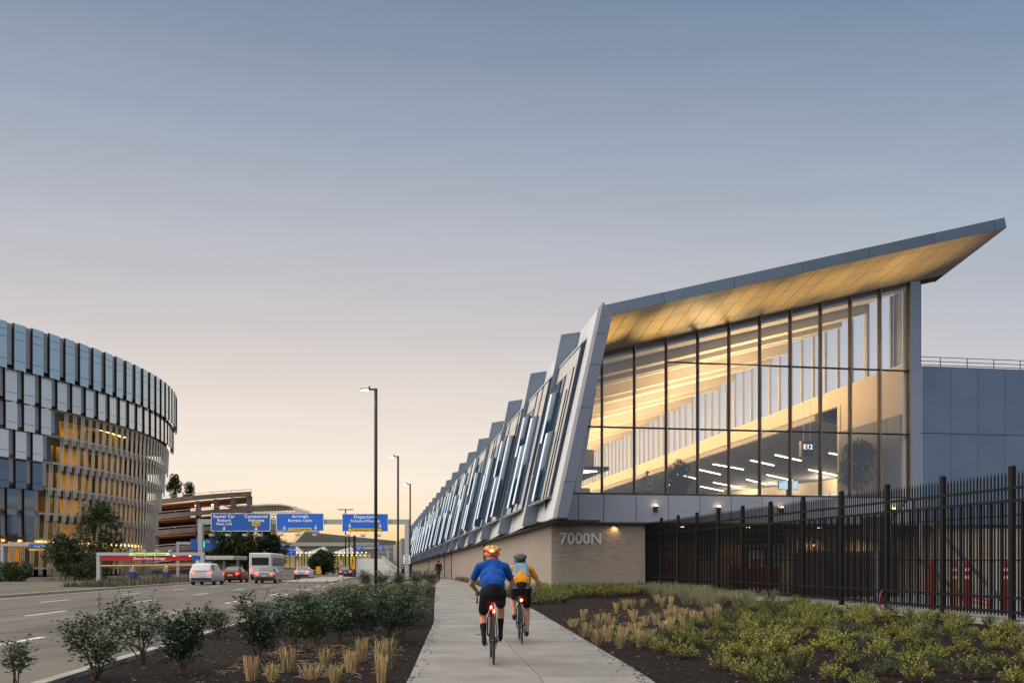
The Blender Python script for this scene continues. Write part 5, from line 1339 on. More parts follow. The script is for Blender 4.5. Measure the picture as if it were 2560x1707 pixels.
for A, B in (((2310, 1287, 33), (2560, 1560, 31)), ((2240, 1350, 33), (2420, 1500, 32)), ((2262, 1250, 33), (2190, 1345, 34))): MB().bar(at(*A), at(*B), .09, .14).build('strut', mat_bronze, gt_)
for x in (2190, 2300): MB().tube([at(x, 1515, 33), at(x, 1300 if x > 2200 else 1350, 33)], .07, 8).build('upright', M('galvanised', (.42, .44, .48), .45, metal=.5), gt_)
MB().box(*(lambda p: (p[0]-.6, p[0]+.2, p[1]-.4, p[1]+.4))(at(2205, 0, 33)), 2.35, 3.25).build('motor_box', mat_bronze, gt_)
for i, (u, l) in enumerate(((7.3, 'pale service door behind the middle fence panels'), (12.5, 'lit glazed service door right of the tall dark bollard'))):
    d = yard('service_door', l, 'door', T(u, 3.4, 0))
    MB().bbox(-.55, .55, -.04, .0, .0, 2.3, .01).build('leaf', M('door_grey', (.42, .42, .44), .5), d)
    for dx in (-.63, .55): MB().box(dx, dx+.08, -.07, 0, 0, 2.4).build('frame', mat_dark, d)
    MB().box(-.63, .63, -.07, 0, 2.401, 2.5).build('head', mat_dark, d)
    MB().box(-.25, .25, -.05, -.041, 1.2, 1.85).build('notice', M('notice', (.45, .05, .03) if i == 0 else (.6, .55, .4), .5), d)
ws = yard('wall_sign', 'long dark sign board over the lit service door', 'sign', T(12.8, 3.3, 2.75))
MB().bbox(-1.3, 1.3, -.06, .06, 0, .5, .01).build('board', mat_dark, ws); text('lettering', 'Ready for Boarding', .24, M('dim_letters', (.3, .3, .3), .5), ws, (0, -.075, .25))
wl = yard('wall_lamp', 'small glowing wall lamp right of the lit service door', 'light', T(16.0, 3.35, 2.7))
MB().bbox(-.08, .08, -.12, .04, 0, .25, .02).build('housing', mat_dark, wl); MB().ell((0, -.1, -.04), (.07, .06, .06), 8, 6).build('bulb', mat_lampglow, wl)
for u in (7.6, 11.4, 15.6, 18.8):
    MB().tube([T(u, 1.9, 3.598), T(u, 1.9, 3.57)], .1, 12).build('downlight', mat_lampglow, bld); spot('downlight_beam', T(u, 2.3, 3.5), (0.02, .25, -1), 130, (1, .62, .25), 110, .8, .05)
# ================================================================== PLANTS
def leafmat(n, c, rough=.45, var=.25, spec=.4):
    m = M(n, c, rough, var=var, vs=3, spec=spec, hue=.12)
    b = m.node_tree.nodes['Principled BSDF']; b.inputs['Subsurface Weight'].default_value = 0
    return m
ml_dark = leafmat('leaf_dark', (.038, .080, .055), .32, spec=.6); ml_mid = leafmat('leaf_mid', (.065, .105, .042), .38); ml_new = leafmat('leaf_new', (.13, .17, .035), .45)
ml_yel = leafmat('leaf_yellowgreen', (.31, .305, .05), .5); ml_ygr = leafmat('leaf_green', (.17, .20, .035), .5); ml_dgr = leafmat('leaf_deepgreen', (.075, .11, .04), .45); ml_red = leafmat('leaf_red', (.17, .055, .02), .5)
ml_tree = leafmat('leaf_tree', (.038, .062, .018), .6); ml_tree2 = leafmat('leaf_tree_light', (.075, .105, .025), .6)
mat_bark = M('twig_bark', (.11, .06, .035), .8, var=.3, vs=12); mat_bark2 = M('tree_bark', (.06, .045, .035), .9)
mat_straw = M('straw', (.56, .38, .18), .8, var=.3, vs=20, hue=.1); mat_blade = M('green_blade', (.17, .19, .07), .7, var=.3, vs=10); mat_wisp = M('wispy_blade', (.20, .19, .10), .8, var=.3, vs=10, hue=.12)
def leaf(mb, p, d, l, w, rg, droop=.25):
    """a folded leaf: two halves along the midrib"""
    d = Vector(d).normalized(); s = d.cross(Vector((0, 0, 1)))
    if s.length < .05: s = Vector((1, 0, 0))
    s.normalize(); n = s.cross(d); r = rg.uniform(-.7, .7); s, n = s*math.cos(r)+n*math.sin(r), n*math.cos(r)-s*math.sin(r)
    p = Vector(p); m = p+d*l*.5-n*l*.02; t_ = p+d*l-Vector((0, 0, 1))*l*droop
    mb.add([p, m+s*w*.5+n*w*.16, t_, m-s*w*.5+n*w*.16], [(0, 1, 2), (0, 2, 3)])
def shrub_mesh(seed, h, w, nst, nl, ll, kmat=(.55, .35, .10), sprays=3, low=.28):
    rg = random.Random(seed); st = MB(); fo = MB()
    def pick():
        q = rg.random(); return 0 if q < kmat[0] else (1 if q < kmat[0]+kmat[1] else 2)
    tips = []
    for k in range(nst):
        a = 2*math.pi*k/nst+rg.uniform(-.4, .4); sp_ = rg.uniform(.15, 1)*w*.5; hh = h*rg.uniform(.62, 1.0)
        pts = [Vector((rg.uniform(-.03, .03), rg.uniform(-.03, .03), -.03))]
        for j in range(1, 5):
            f = j/4; pts.append(Vector((math.cos(a)*sp_*f**1.2+rg.uniform(-.02, .02), math.sin(a)*sp_*f**1.2+rg.uniform(-.02, .02), hh*f)))
        st.tube(pts, [.011*h/.7, .009, .007, .005, .003], 5, False)
        for j in range(2, 5):
            for _ in range(3):
                b = pts[j].lerp(pts[j-1], rg.random()); a2 = rg.uniform(0, 6.3); L = w*rg.uniform(.15, .34); e = b+Vector((math.cos(a2)*L, math.sin(a2)*L, L*rg.uniform(.1, .7)))
                st.tube([b, e], [.004, .002], 3, False); tips.append((b, e))
        tips.append((pts[3], pts[4]))
    for k in range(sprays):        # long leafless or few-leaved whips standing out of the crown
        a = rg.uniform(0, 6.3); b = Vector((math.cos(a)*w*.15, math.sin(a)*w*.15, h*.7)); e = Vector((math.cos(a)*w*rg.uniform(.2, .45), math.sin(a)*w*rg.uniform(.2, .45), h*rg.uniform(1.1, 1.28)))
        st.tube([b, (b+e)/2+Vector((0, 0, .02)), e], [.004, .003, .0015], 3, False)
        for _ in range(6):
            q = b.lerp(e, rg.uniform(.4, 1)); fo.k = pick(); leaf(fo, q, (rg.uniform(-1, 1), rg.uniform(-1, 1), rg.uniform(0, .6)), ll*.8, ll*.38, rg)
    for _ in range(nl):
        b, e = rg.choice(tips); f = rg.uniform(.15, 1.05); q = b.lerp(e, f)+Vector((rg.gauss(0, .03), rg.gauss(0, .03), rg.gauss(0, .03)))*(w/.7)
        if q.z < h*low*rg.uniform(.5, 1.2): continue
        out_ = Vector((q.x, q.y, .15*h)); out_ = out_.normalized() if out_.length > .01 else Vector((0, 0, 1))
        d = out_*rg.uniform(.3, 1)+Vector((rg.uniform(-1, 1), rg.uniform(-1, 1), rg.uniform(-.35, .6)))*.8
        s = ll*rg.uniform(.65, 1.25); fo.k = pick(); leaf(fo, q, d, s, s*.46, rg, rg.uniform(.05, .4))
    return fo, st
def place(name, label, cat, group, loc, fo, st, fm, sm, rz=0):
    o = local(name, label, cat, loc, group, rz)
    if fo.v: fo.build('foliage', fm, o)
    if st.v: st.build('stems', sm, o)
    return o
LF = [ml_dark, ml_mid, ml_new]
GL = 'leafy shrubs in the kerbside bed'
def lz(x, y): return .07+.05*math.sin(math.pi*max(0, min(1, (x-kerbx(y))/(interp(SL, y)-kerbx(y)))))
big = [  # x, y, height, width, stems, leaves, label
 (-5.75, 10.35, .42, .40, 5, 160, 'small sparse shrub cut by the lower left corner beside the road'),
 (-4.86, 10.45, .78, .78, 8, 640, 'loose dark shrub with long bare whips standing first by the kerb'),
 (-5.02, 12.1, .78, .62, 7, 420, 'thin airy shrub on bare forked stems right at the kerb'),
 (-3.98, 10.75, .72, .62, 8, 900, 'dense round blue-green shrub in front of the thin airy one'),
 (-3.47, 12.15, .82, .70, 6, 860, 'dense tall shrub on a single visible trunk above straw tufts'),
 (-3.40, 13.9, .80, .62, 6, 640, 'dark shrub on slim reddish stems behind the straw tufts'),
 (-3.02, 13.7, .86, .62, 5, 700, 'tall shrub with pale drooping side sprays near the bed centre'),
 (-2.92, 15.1, .80, .55, 6, 640, 'slim dark shrub between the pale-sprayed and the wide one'),
 (-2.52, 15.4, .82, .80, 8, 900, 'wide shrub on many stems just behind the back straw tufts'),
 (-1.92, 15.6, .95, .68, 6, 820, 'domed glossy shrub on one trunk next to the sidewalk edge')]
for i, (x, y, h, w, ns, nl, lab) in enumerate(big):
    fo, st = shrub_mesh(100+i, h*1.08, w*1.25, ns, int(nl*2.6), .064, (.62, .30, .08) if i not in (1, 2, 6) else (.45, .37, .18), 4 if i in (1, 2) else 2, .16 if i not in (2,) else .36)
    place('leafy_shrub', lab, 'shrub', GL, (x, y, lz(x, y)), fo, st, LF, mat_bark)
protos = []
for i in range(4):
    fo, st = shrub_mesh(200+i, .62, .74, 8, 1150, .056, (.5, .38, .12), 2, .2); protos.append((fo, st))
base = []
rp2 = random.Random(31); n_ = 0
spots = []
for r, y in enumerate((16.9, 18.3, 19.9, 21.6, 23.4, 25.4, 27.5)):
    x = kerbx(y)+.55+(.35 if r % 2 else 0)
    while x < interp(SL, y)-.30:
        spots.append((x+rp2.uniform(-.14, .14), y+rp2.uniform(-.25, .25), r)); x += rp2.uniform(.72, .92)
def field_label(base_, x, y):
    return base_
ORD = 'first second third fourth fifth sixth seventh eighth ninth tenth eleventh twelfth'.split()
last_r = -1
for k, (x, y, r) in enumerate(spots):
    num = 0 if r != last_r else num+1; last_r = r
    pos = (x, y, lz(x, y)); s = rp2.uniform(.8, 1.05)*(1 if y < 20 else .86); s = (s*1.22, s*1.22, s*.95); rz = rp2.uniform(0, 6.3)
    lab = 'dark green shrub, %s from the kerb in the %s middle row of the kerbside bed' % (ORD[num], ORD[r]); gp = 'middle shrubs of the kerbside bed'
    if len(base) < 4:
        o = place('leafy_shrub', lab, 'shrub', gp, pos, *protos[len(base)], LF, mat_bark, rz); o.scale = s; base.append(o)
    else: dup(base[rp2.randrange(4)], pos, rz, lab, gp, s)
# low rounded evergreens and pale groundcover farther along
fo, st = shrub_mesh(301, .42, .55, 8, 420, .045, (.75, .25, 0), 0, .05)
box0 = None
for r, y in enumerate((29.5, 31.3, 33.2)):
    x = kerbx(y)+.5; num = 0
    while x < interp(SL, y)-.3:
        p = (x+rp2.uniform(-.1, .1), y+rp2.uniform(-.3, .3), lz(x, y)); lab = 'low dark rounded shrub, %s from the kerb in the %s row behind the leafy shrubs' % (ORD[num], ORD[r]); num += 1; gp = 'low rounded shrubs across the kerbside bed'
        if box0 is None: box0 = place('rounded_shrub', lab, 'shrub', gp, p, fo, st, LF, mat_bark)
        else: dup(box0, p, rp2.uniform(0, 6), lab, gp, rp2.uniform(.8, 1.15))
        x += rp2.uniform(.7, .95)
fo, st = shrub_mesh(302, .40, .62, 9, 360, .06, (.1, .4, .5), 3, .05)
gc0 = None
for r, y in enumerate((35.2, 37.2, 39.4, 41.8, 44.4, 47.2, 50.0)):
    x = kerbx(y)+.45; num = 0
    while x < interp(SL, y)-.3:
        p = (x+rp2.uniform(-.1, .1), y+rp2.uniform(-.4, .4), lz(x, y)); lab = 'pale green low spreading plant, %s from the kerb in the %s row of its band' % (ORD[num], ORD[r]); num += 1; gp = 'pale spreading plants in the kerbside bed'
        if gc0 is None: gc0 = place('spreading_plant', lab, 'plant', gp, p, fo, st, [ml_mid, ml_ygr, ml_new], mat_bark)
        else: dup(gc0, p, rp2.uniform(0, 6), lab, gp, rp2.uniform(.9, 1.3))
        x += rp2.uniform(.75, 1.0)
ends = ['far end bush in front of the nearest lamp post', 'far end bush just right of the nearest lamp post', 'far end bush third from the road', 'far end bush second from the sidewalk', 'far end bush closest to the sidewalk']
for k, l in enumerate(ends):
    y = 54.5+rp2.uniform(-.5, .5); x = -8.95+1.02*k
    dup(base[k % 4], (x, y, .1), rp2.uniform(0, 6), l, 'bushes at the far end of the kerbside bed', 1.7)

# cut straw tufts
def tuft_mesh(seed, h=.26, r=.075, n=70, green=10, mats=(0, 1), splay=.3):
    rg = random.Random(seed); m = MB()
    for k in range(n+green):
        m.k = 0 if k < n else 1
        a = rg.uniform(0, 6.3); q = r*math.sqrt(rg.random()); x, y = math.cos(a)*q, math.sin(a)*q*.8
        hh = h*rg.uniform(.55, 1.08) if k < n else h*rg.uniform(.8, 1.6); sp_ = splay if k < n else .9
        dx, dy = math.cos(a)*sp_*hh*rg.random(), math.sin(a)*sp_*hh*rg.random(); b = rg.uniform(0, 3.1); wx, wy = math.cos(b)*.0042, math.sin(b)*.0042
        if k < n: m.add([(x-wx, y-wy, -.01), (x+wx, y+wy, -.01), (x+dx+wx, y+dy+wy, hh), (x+dx-wx, y+dy-wy, hh)], [(0, 1, 2, 3)])
        else:
            mid = (x+dx*.5, y+dy*.5, hh*.75); e = (x+dx*1.6, y+dy*1.6, hh*rg.uniform(.35, .9))
            m.add([(x-wx, y-wy, 0), (x+wx, y+wy, 0), (mid[0]+wx, mid[1]+wy, mid[2]), (mid[0]-wx, mid[1]-wy, mid[2]), e], [(0, 1, 2, 3), (3, 2, 4)])
    return m
tm = [tuft_mesh(400+i, (.28, .24, .31, .20, .27)[i], (.062, .05, .055, .075, .045)[i], (85, 60, 70, 60, 45)[i], (6, 14, 22, 10, 26)[i], splay=(.22, .45, .3, .7, .4)[i]) for i in range(5)]
tb = []
def tuft(x, y, z, s, lab, gp):
    if len(tb) < 5:
        o = local('straw_tuft', lab, 'grass tuft', (x, y, z), gp, rp2.uniform(0, 6)); tm[len(tb)].build('blades', [mat_straw, mat_blade], o); o.scale = (s, s, s); tb.append(o)
    else: dup(tb[rp2.randrange(5)], (x, y, z), rp2.uniform(0, 6), lab, gp, s)
TL = [(130, 1290), (365, 1300), (530, 1200), (810, 1260), (965, 1135), (1255, 1180), (1065, 1298), (1370, 1050), (1600, 1100), (1600, 1270), (1680, 1000)]
TLL = ['under the single-trunk shrub', 'second from the road in the front row', 'between two shrubs, thin and green', 'in front of the pale-sprayed shrub', 'tall one behind the front row', 'thickest, with flattened straw around it', 'cut by the bottom edge of the picture', 'beneath the wide shrub', 'small one near the sidewalk', 'large one nearest the sidewalk', 'thin splayed one farthest back']
for (zx, zy), l in zip(TL, TLL):
    px_, py_ = 600+zx*.2211, 1420+zy*.2211; Y = 1.3*2230/(py_-1417); X = (px_-1280)/2230*Y
    tuft(X, Y, lz(X, Y), rp2.uniform(.85, 1.1), 'clipped straw grass tuft '+l, 'straw tufts in the kerbside bed')
TR = [(430, 470), (575, 590), (560, 410), (725, 480), (835, 430), (715, 680), (850, 630), (890, 480), (1025, 570), (990, 720), (1220, 690), (1290, 470), (1410, 450), (1360, 610), (1500, 540), (1545, 420), (1720, 480), (1840, 440), (1925, 430), (2040, 390), (2130, 370), (1650, 400), (1590, 260), (1420, 230), (1480, 280), (1255, 280), (1135, 290), (1050, 300), (945, 330), (1745, 350), (1180, 530), (1590, 510), (1150, 420), (1600, 330), (1120, 380)]
for zx, zy in TR:
    px_, py_ = 1340+zx*.2126, 1460+zy*.2126; Y = 1.28*2230/(py_-1417); X = (px_-1280)/2230*Y
    tuft(X, Y, zbed(X, Y), rp2.uniform(.78, 1.12), 'clipped straw-coloured grass tuft on dark mulch left of the yellow-green shrubs', 'straw tufts in the fence bed')
ls_ = MB(); rs2 = random.Random(8)
for _ in range(420):
    if rs2.random() < .5:
        Y = rs2.uniform(10.3, 14.5); X = rs2.uniform(-3.6, -1.7); z = lz(X, Y)+.02
    else:
        Y = rs2.uniform(16, 27); X = 1.6+.32*(Y-15)*rs2.random()+.3; z = zbed(X, Y)+.02
    a = rs2.uniform(0, 6.3); l = rs2.uniform(.06, .24)
    ls_.tube([(X, Y, z), (X+math.cos(a)*l*.5, Y+math.sin(a)*l*.5, z+rs2.uniform(.0, .03)), (X+math.cos(a)*l, Y+math.sin(a)*l, z)], .0022, 3, False)
tag(ls_.build('loose_straw', mat_straw), kind='stuff')

# yellow-green dwarf shrubs in rows
def dwarf(seed, mats, h=.30, w=.54, nsh=52):
    rg = random.Random(seed); fo = MB(); st = MB()
    for k in range(nsh):
        a = rg.uniform(0, 6.3); q = math.sqrt(rg.random()); x, y = math.cos(a)*q*w*.5, math.sin(a)*q*w*.5
        hh = h*(1-.55*q*q)*rg.uniform(.7, 1.15); b = Vector((x*.35, y*.35, .0)); e = Vector((x, y, hh)); st.tube([b, (b+e)/2+Vector((x*.1, y*.1, 0)), e], [.004, .003, .002], 3, False)
        tip = mats[0] if rg.random() < .75 else mats[1]
        for j in range(19):
            f = rg.uniform(.35, 1.06); p = b.lerp(e, f); fo.k = tip if f > .62 else mats[1 if f > .45 else 2]
            d = Vector((rg.uniform(-1, 1), rg.uniform(-1, 1), rg.uniform(.1, 1.2))); l = rg.uniform(.024, .042); leaf(fo, p, d, l, l*.55, rg, .05)
    for _ in range(10): fo.k = 3; leaf(fo, (rg.uniform(-.2, .2)*w*2, rg.uniform(-.2, .2)*w*2, rg.uniform(.08, h*.7)), (rg.uniform(-1, 1), rg.uniform(-1, 1), .4), .04, .02, rg)
    return fo, st
DM = [ml_yel, ml_ygr, ml_dgr, ml_red]
kinds = [('yellow-green', [(0, 1, 2), (0, 1, 1), (0, 0, 1)]), ('mid-green', [(1, 1, 2), (1, 2, 2)]), ('dark-green', [(2, 2, 2), (1, 2, 2)])]
dp = {}; sd = 500
for kn, vs_ in kinds:
    for v in vs_: dp.setdefault(kn, []).append([dwarf(sd, v), None]); sd += 1
cnt = 0
def add_dwarf(kn, x, y, s, lab, gp, name='dwarf_shrub'):
    global cnt
    e = dp[kn][rp2.randrange(len(dp[kn]))]; pos = (x, y, zbed(x, y)-.005)
    sc_ = (s*rp2.uniform(.9, 1.15), s*rp2.uniform(.9, 1.15), s*rp2.uniform(.85, 1.2))
    if e[1] is None:
        o = place('dwarf_shrub', lab, 'shrub', gp, pos, e[0][0], e[0][1], DM, mat_bark, rp2.uniform(0, 6)); e[1] = o; o.scale = sc_
    else: dup(e[1], pos, rp2.uniform(0, 6), lab, gp, sc_)
    cnt += 1
def strawzone(x, y): return 15.8 < y < 34 and x < 2.3+.43*(y-15.8)-(.0 if y < 26 else (y-26)*.1)
def grasszone(x, y): return 25 < y < 41 and x > 5.6 and x < FX(y)-.3 and y > 25+(9.4-x)*0+ (x-5.6)*1.6
ORD = 'first second third fourth fifth sixth seventh eighth ninth tenth eleventh twelfth thirteenth fourteenth fifteenth sixteenth seventeenth eighteenth nineteenth twentieth'.split()+['%d%s' % (k, {1: 'st', 2: 'nd', 3: 'rd'}.get(k % 10, 'th')) for k in range(21, 60)]
row = 0
d = .5
while d < 10.5:           # rows run parallel to the fence
    y = 9.9+rp2.uniform(0, .6); num = 0
    while y < 33:
        x = FX(y)-d-.1*rp2.uniform(-1, 1)
        lim = 1.85 if y < 15.8 else 0
        if x > lim and not strawzone(x, y) and not grasszone(x, y) and x > interp(SR, y)+.35 and x/y < .585 and rp2.random() < .9:
            q = rp2.random(); kn = 'yellow-green' if q < .50 else ('mid-green' if q < .82 else 'dark-green')
            where = 'of the row along the fence kerb' if row == 0 else 'of the %s row from the fence' % ORD[row]
            add_dwarf(kn, x, y, rp2.uniform(.66, 1.02), '%s dwarf shrub, %s from the near end %s' % (kn, ORD[num], where), 'dwarf shrubs in rows before the fence'); num += 1
        y += rp2.uniform(.55, .82)+max(0, y-22)*.02
    d += .92; row += 1
# dense hedge at the foot of the brick wall
y = 31.5; rw = 0
while y < 45.0:
    x = interp(SR, y)+.45+rp2.uniform(0, .3); num = 0
    while x < min(3.3+max(0, y-33)*.38, FX(y)-.5):
        if not (y < 34 and x > 2.2):
            kn = 'yellow-green' if rp2.random() < .30 else ('mid-green' if rp2.random() < .6 else 'dark-green')
            add_dwarf(kn, x, y+rp2.uniform(-.2, .2), rp2.uniform(1.1, 1.45), 'low %s shrub, %s from the walk in the %s row toward the 7000N wall' % (kn, ORD[num], ORD[rw]), 'shrubs massed at the foot of the brick wall'); num += 1
        x += rp2.uniform(.66, .86)
    y += .78; rw += 1
# hazy soft grasses by the fence
gm_ = [tuft_mesh(600+i, .34, .16, 0, 90) for i in range(2)]
gb_ = []
for _ in range(62):
    y = rp2.uniform(25.5, 41); x = rp2.uniform(5.4, FX(y)-.4)
    if not grasszone(x, y): continue
    lab = 'hazy soft grass clump between the straw tufts and the fence'; gp = 'soft grass clumps near the fence'
    s = rp2.uniform(.9, 1.4)
    if len(gb_) < 2:
        o = local('grass_clump', lab, 'grass tuft', (x, y, zbed(x, y)), gp); gm_[len(gb_)].build('blades', [mat_wisp, mat_wisp], o); gb_.append(o)
    else: dup(gb_[rp2.randrange(2)], (x, y, zbed(x, y)), rp2.uniform(0, 6), lab, gp, s)
# grass verge along the street wall
for k in range(46):
    y = 50+k*.9; x = interp(SR, y)+.45+rp2.uniform(-.1, .15)
    dup(gb_[k % 2], (x, y, .05), rp2.uniform(0, 6), 'dry grass clump in the strip between walk and brick street wall', 'grass clumps along the street wall', rp2.uniform(.8, 1.2))

# ------------------------------------------------------------------ trees
def tree_mesh(seed, h, cr, ch, n, ls, nb=9, trunk=.14, open_=.0):
    rg = random.Random(seed); tr = MB(); cn = MB()
    th = h-ch
    tr.tube([(0, 0, -.1), (rg.uniform(-.05, .05), .05, th*.6), (.05, 0, th+ch*.3)], [trunk, trunk*.8, trunk*.5], 8, False)
    cl = []
    for k in range(nb*3):
        a = rg.uniform(0, 6.3); f = rg.uniform(-.9, .95); q = math.sqrt(max(0, 1-f*f))*rg.uniform(.35, .95)
        c = Vector((math.cos(a)*q*cr, math.sin(a)*q*cr, th+ch*.5+f*ch*.5)); cl.append((c, rg.uniform(.24, .42)*min(cr, ch)))
        if k < nb: tr.tube([(0, 0, th*.8+rg.random()*ch*.3), tuple(c*.55+Vector((0, 0, (th+ch*.4)*.45))), tuple(c)], [trunk*.4, trunk*.25, .02], 5, False)
    for _ in range(n):
        c, r = rg.choice(cl); v = Vector((rg.gauss(0, 1), rg.gauss(0, 1), rg.gauss(0, 1))).normalized(); p = c+v*r*rg.uniform(.5, 1.08)
        cn.k = 0 if rg.random() < .72 else 1; l = ls*rg.uniform(.7, 1.3); leaf(cn, p, v+Vector((rg.uniform(-.6, .6), rg.uniform(-.6, .6), rg.uniform(-.4, .4))), l, l*.6, rg, .2)
    return cn, tr
def tree(name, lab, loc, seed, h, cr, ch, n, ls, cat='tree', grp=None, trunk=.14):
    cn, tr = tree_mesh(seed, h, cr, ch, n, ls, 9, trunk)
    o = local(name, lab, cat, loc, grp); cn.build('crown', [ml_tree, ml_tree2], o); tr.build('trunk', mat_bark2, o)
    return o
tree('leafy_tree', 'tall dark leafy tree in front of the round garage building', at(243, 0, 99)[:2]+(0,), 701, 8.0, 2.4, 6.9, 6000, .27)
tree('leafy_tree', 'smaller tree with a short trunk in front of the Long Term Garage board', at(165, 0, 93)[:2]+(0,), 702, 4.3, 2.1, 3.0, 5000, .24, trunk=.09)
tree('leafy_tree', 'broad green tree below the Rental Car Return sign', at(598, 0, 132)[:2]+(0,), 703, 6.9, 3.6, 6.2, 10000, .40)
tree('leafy_tree', 'green tree below the gap between the first two overhead signs', at(665, 0, 138)[:2]+(0,), 704, 6.4, 3.0, 5.8, 8000, .40)
tree('round_tree', 'round clipped bushy tree before the far terminal front', at(803, 0, 165)[:2]+(-.2,), 705, 4.4, 2.7, 4.2, 8000, .34)
tree('bush', 'broad dark bush at the left picture edge under the garage building', at(30, 0, 88)[:2]+(0,), 706, 2.0, 2.3, 1.9, 5000, .20, 'shrub', trunk=.05)
tree('roof_tree', 'small conifer-like tree growing on top of the parking deck', at(437, 0, 190)[:2]+(16.2,), 707, 4.6, 1.6, 4.2, 2600, .34, 'tree', 'planting on the parking deck')
tree('roof_tree', 'shorter round tree beside the conifer-like one on the deck roof', at(473, 0, 190)[:2]+(15.8,), 708, 3.4, 1.3, 3.1, 2000, .3, 'tree', 'planting on the parking deck')
tree('bush', 'low dark bush between the round building and the red entrance', at(215, 0, 92)[:2]+(-.2,), 709, 2.2, 1.8, 2.0, 3500, .2, 'shrub', trunk=.05)
tree('indoor_tree', 'potted indoor tree behind the glass near the right corner column', T(18.5, 3.0, 5.05), 710, 3.5, 1.0, 2.4, 3200, .16, 'tree', 'indoor trees in the hall', .06)
tree('indoor_tree', 'potted indoor tree behind the glass left of the info screens', T(9.3, 7.5, 5.05), 711, 2.7, .8, 1.9, 2600, .14, 'tree', 'indoor trees in the hall', .06)
# planted verge before the round building: dry grass and ground cover
vg = MB(); rv = random.Random(17)
for _ in range(2600):
    y = rv.uniform(60, 96); x = leftx(y)-rv.uniform(1.2, 5.5)-(rv.uniform(0, 14) if y > 88 else 0); l = rv.uniform(.25, .6); a = rv.uniform(0, 6.3); w = .05
    vg.k = 0 if rv.random() < .55 else 1
    vg.add([(x-w*math.cos(a), y-w*math.sin(a), 0), (x+w*math.cos(a), y+w*math.sin(a), 0), (x+rv.uniform(-.15, .15), y+rv.uniform(-.15, .15), l)], [(0, 1, 2)])
tag(vg.build('verge_grass', [M('dry_grass', (.20, .15, .08), .9), M('verge_green', (.05, .07, .03), .9)]), kind='stuff')
vs2 = MB()
for a, e in zip(range(40, 130, 6), range(46, 136, 6)):
    vs2.quad((leftx(a)-6.2, a, .05), (leftx(a)-.3, a, .05), (leftx(e)-.3, e, .05), (leftx(e)-6.2, e, .05))
tag(vs2.build('median', M('median_grass', (.07, .085, .045), .95, two=(.12, .11, .06), vs=.5)), kind='structure')
mk_ = local('median_kerb', None, None, (0, 0, 0)); tag(mk_, kind='structure')
for a in range(40, 130, 3):
    MB().hexa([(leftx(a)-.32, a+.01, -.05), (leftx(a)+.0, a+.01, -.05), (leftx(a+3), a+2.99, -.05), (leftx(a+3)-.32, a+2.99, -.05), (leftx(a)-.32, a+.01, .14), (leftx(a)-.02, a+.01, .14), (leftx(a+3)-.02, a+2.99, .14), (leftx(a+3)-.32, a+2.99, .14)]).build('kerb_stone', mat_kerb, mk_)
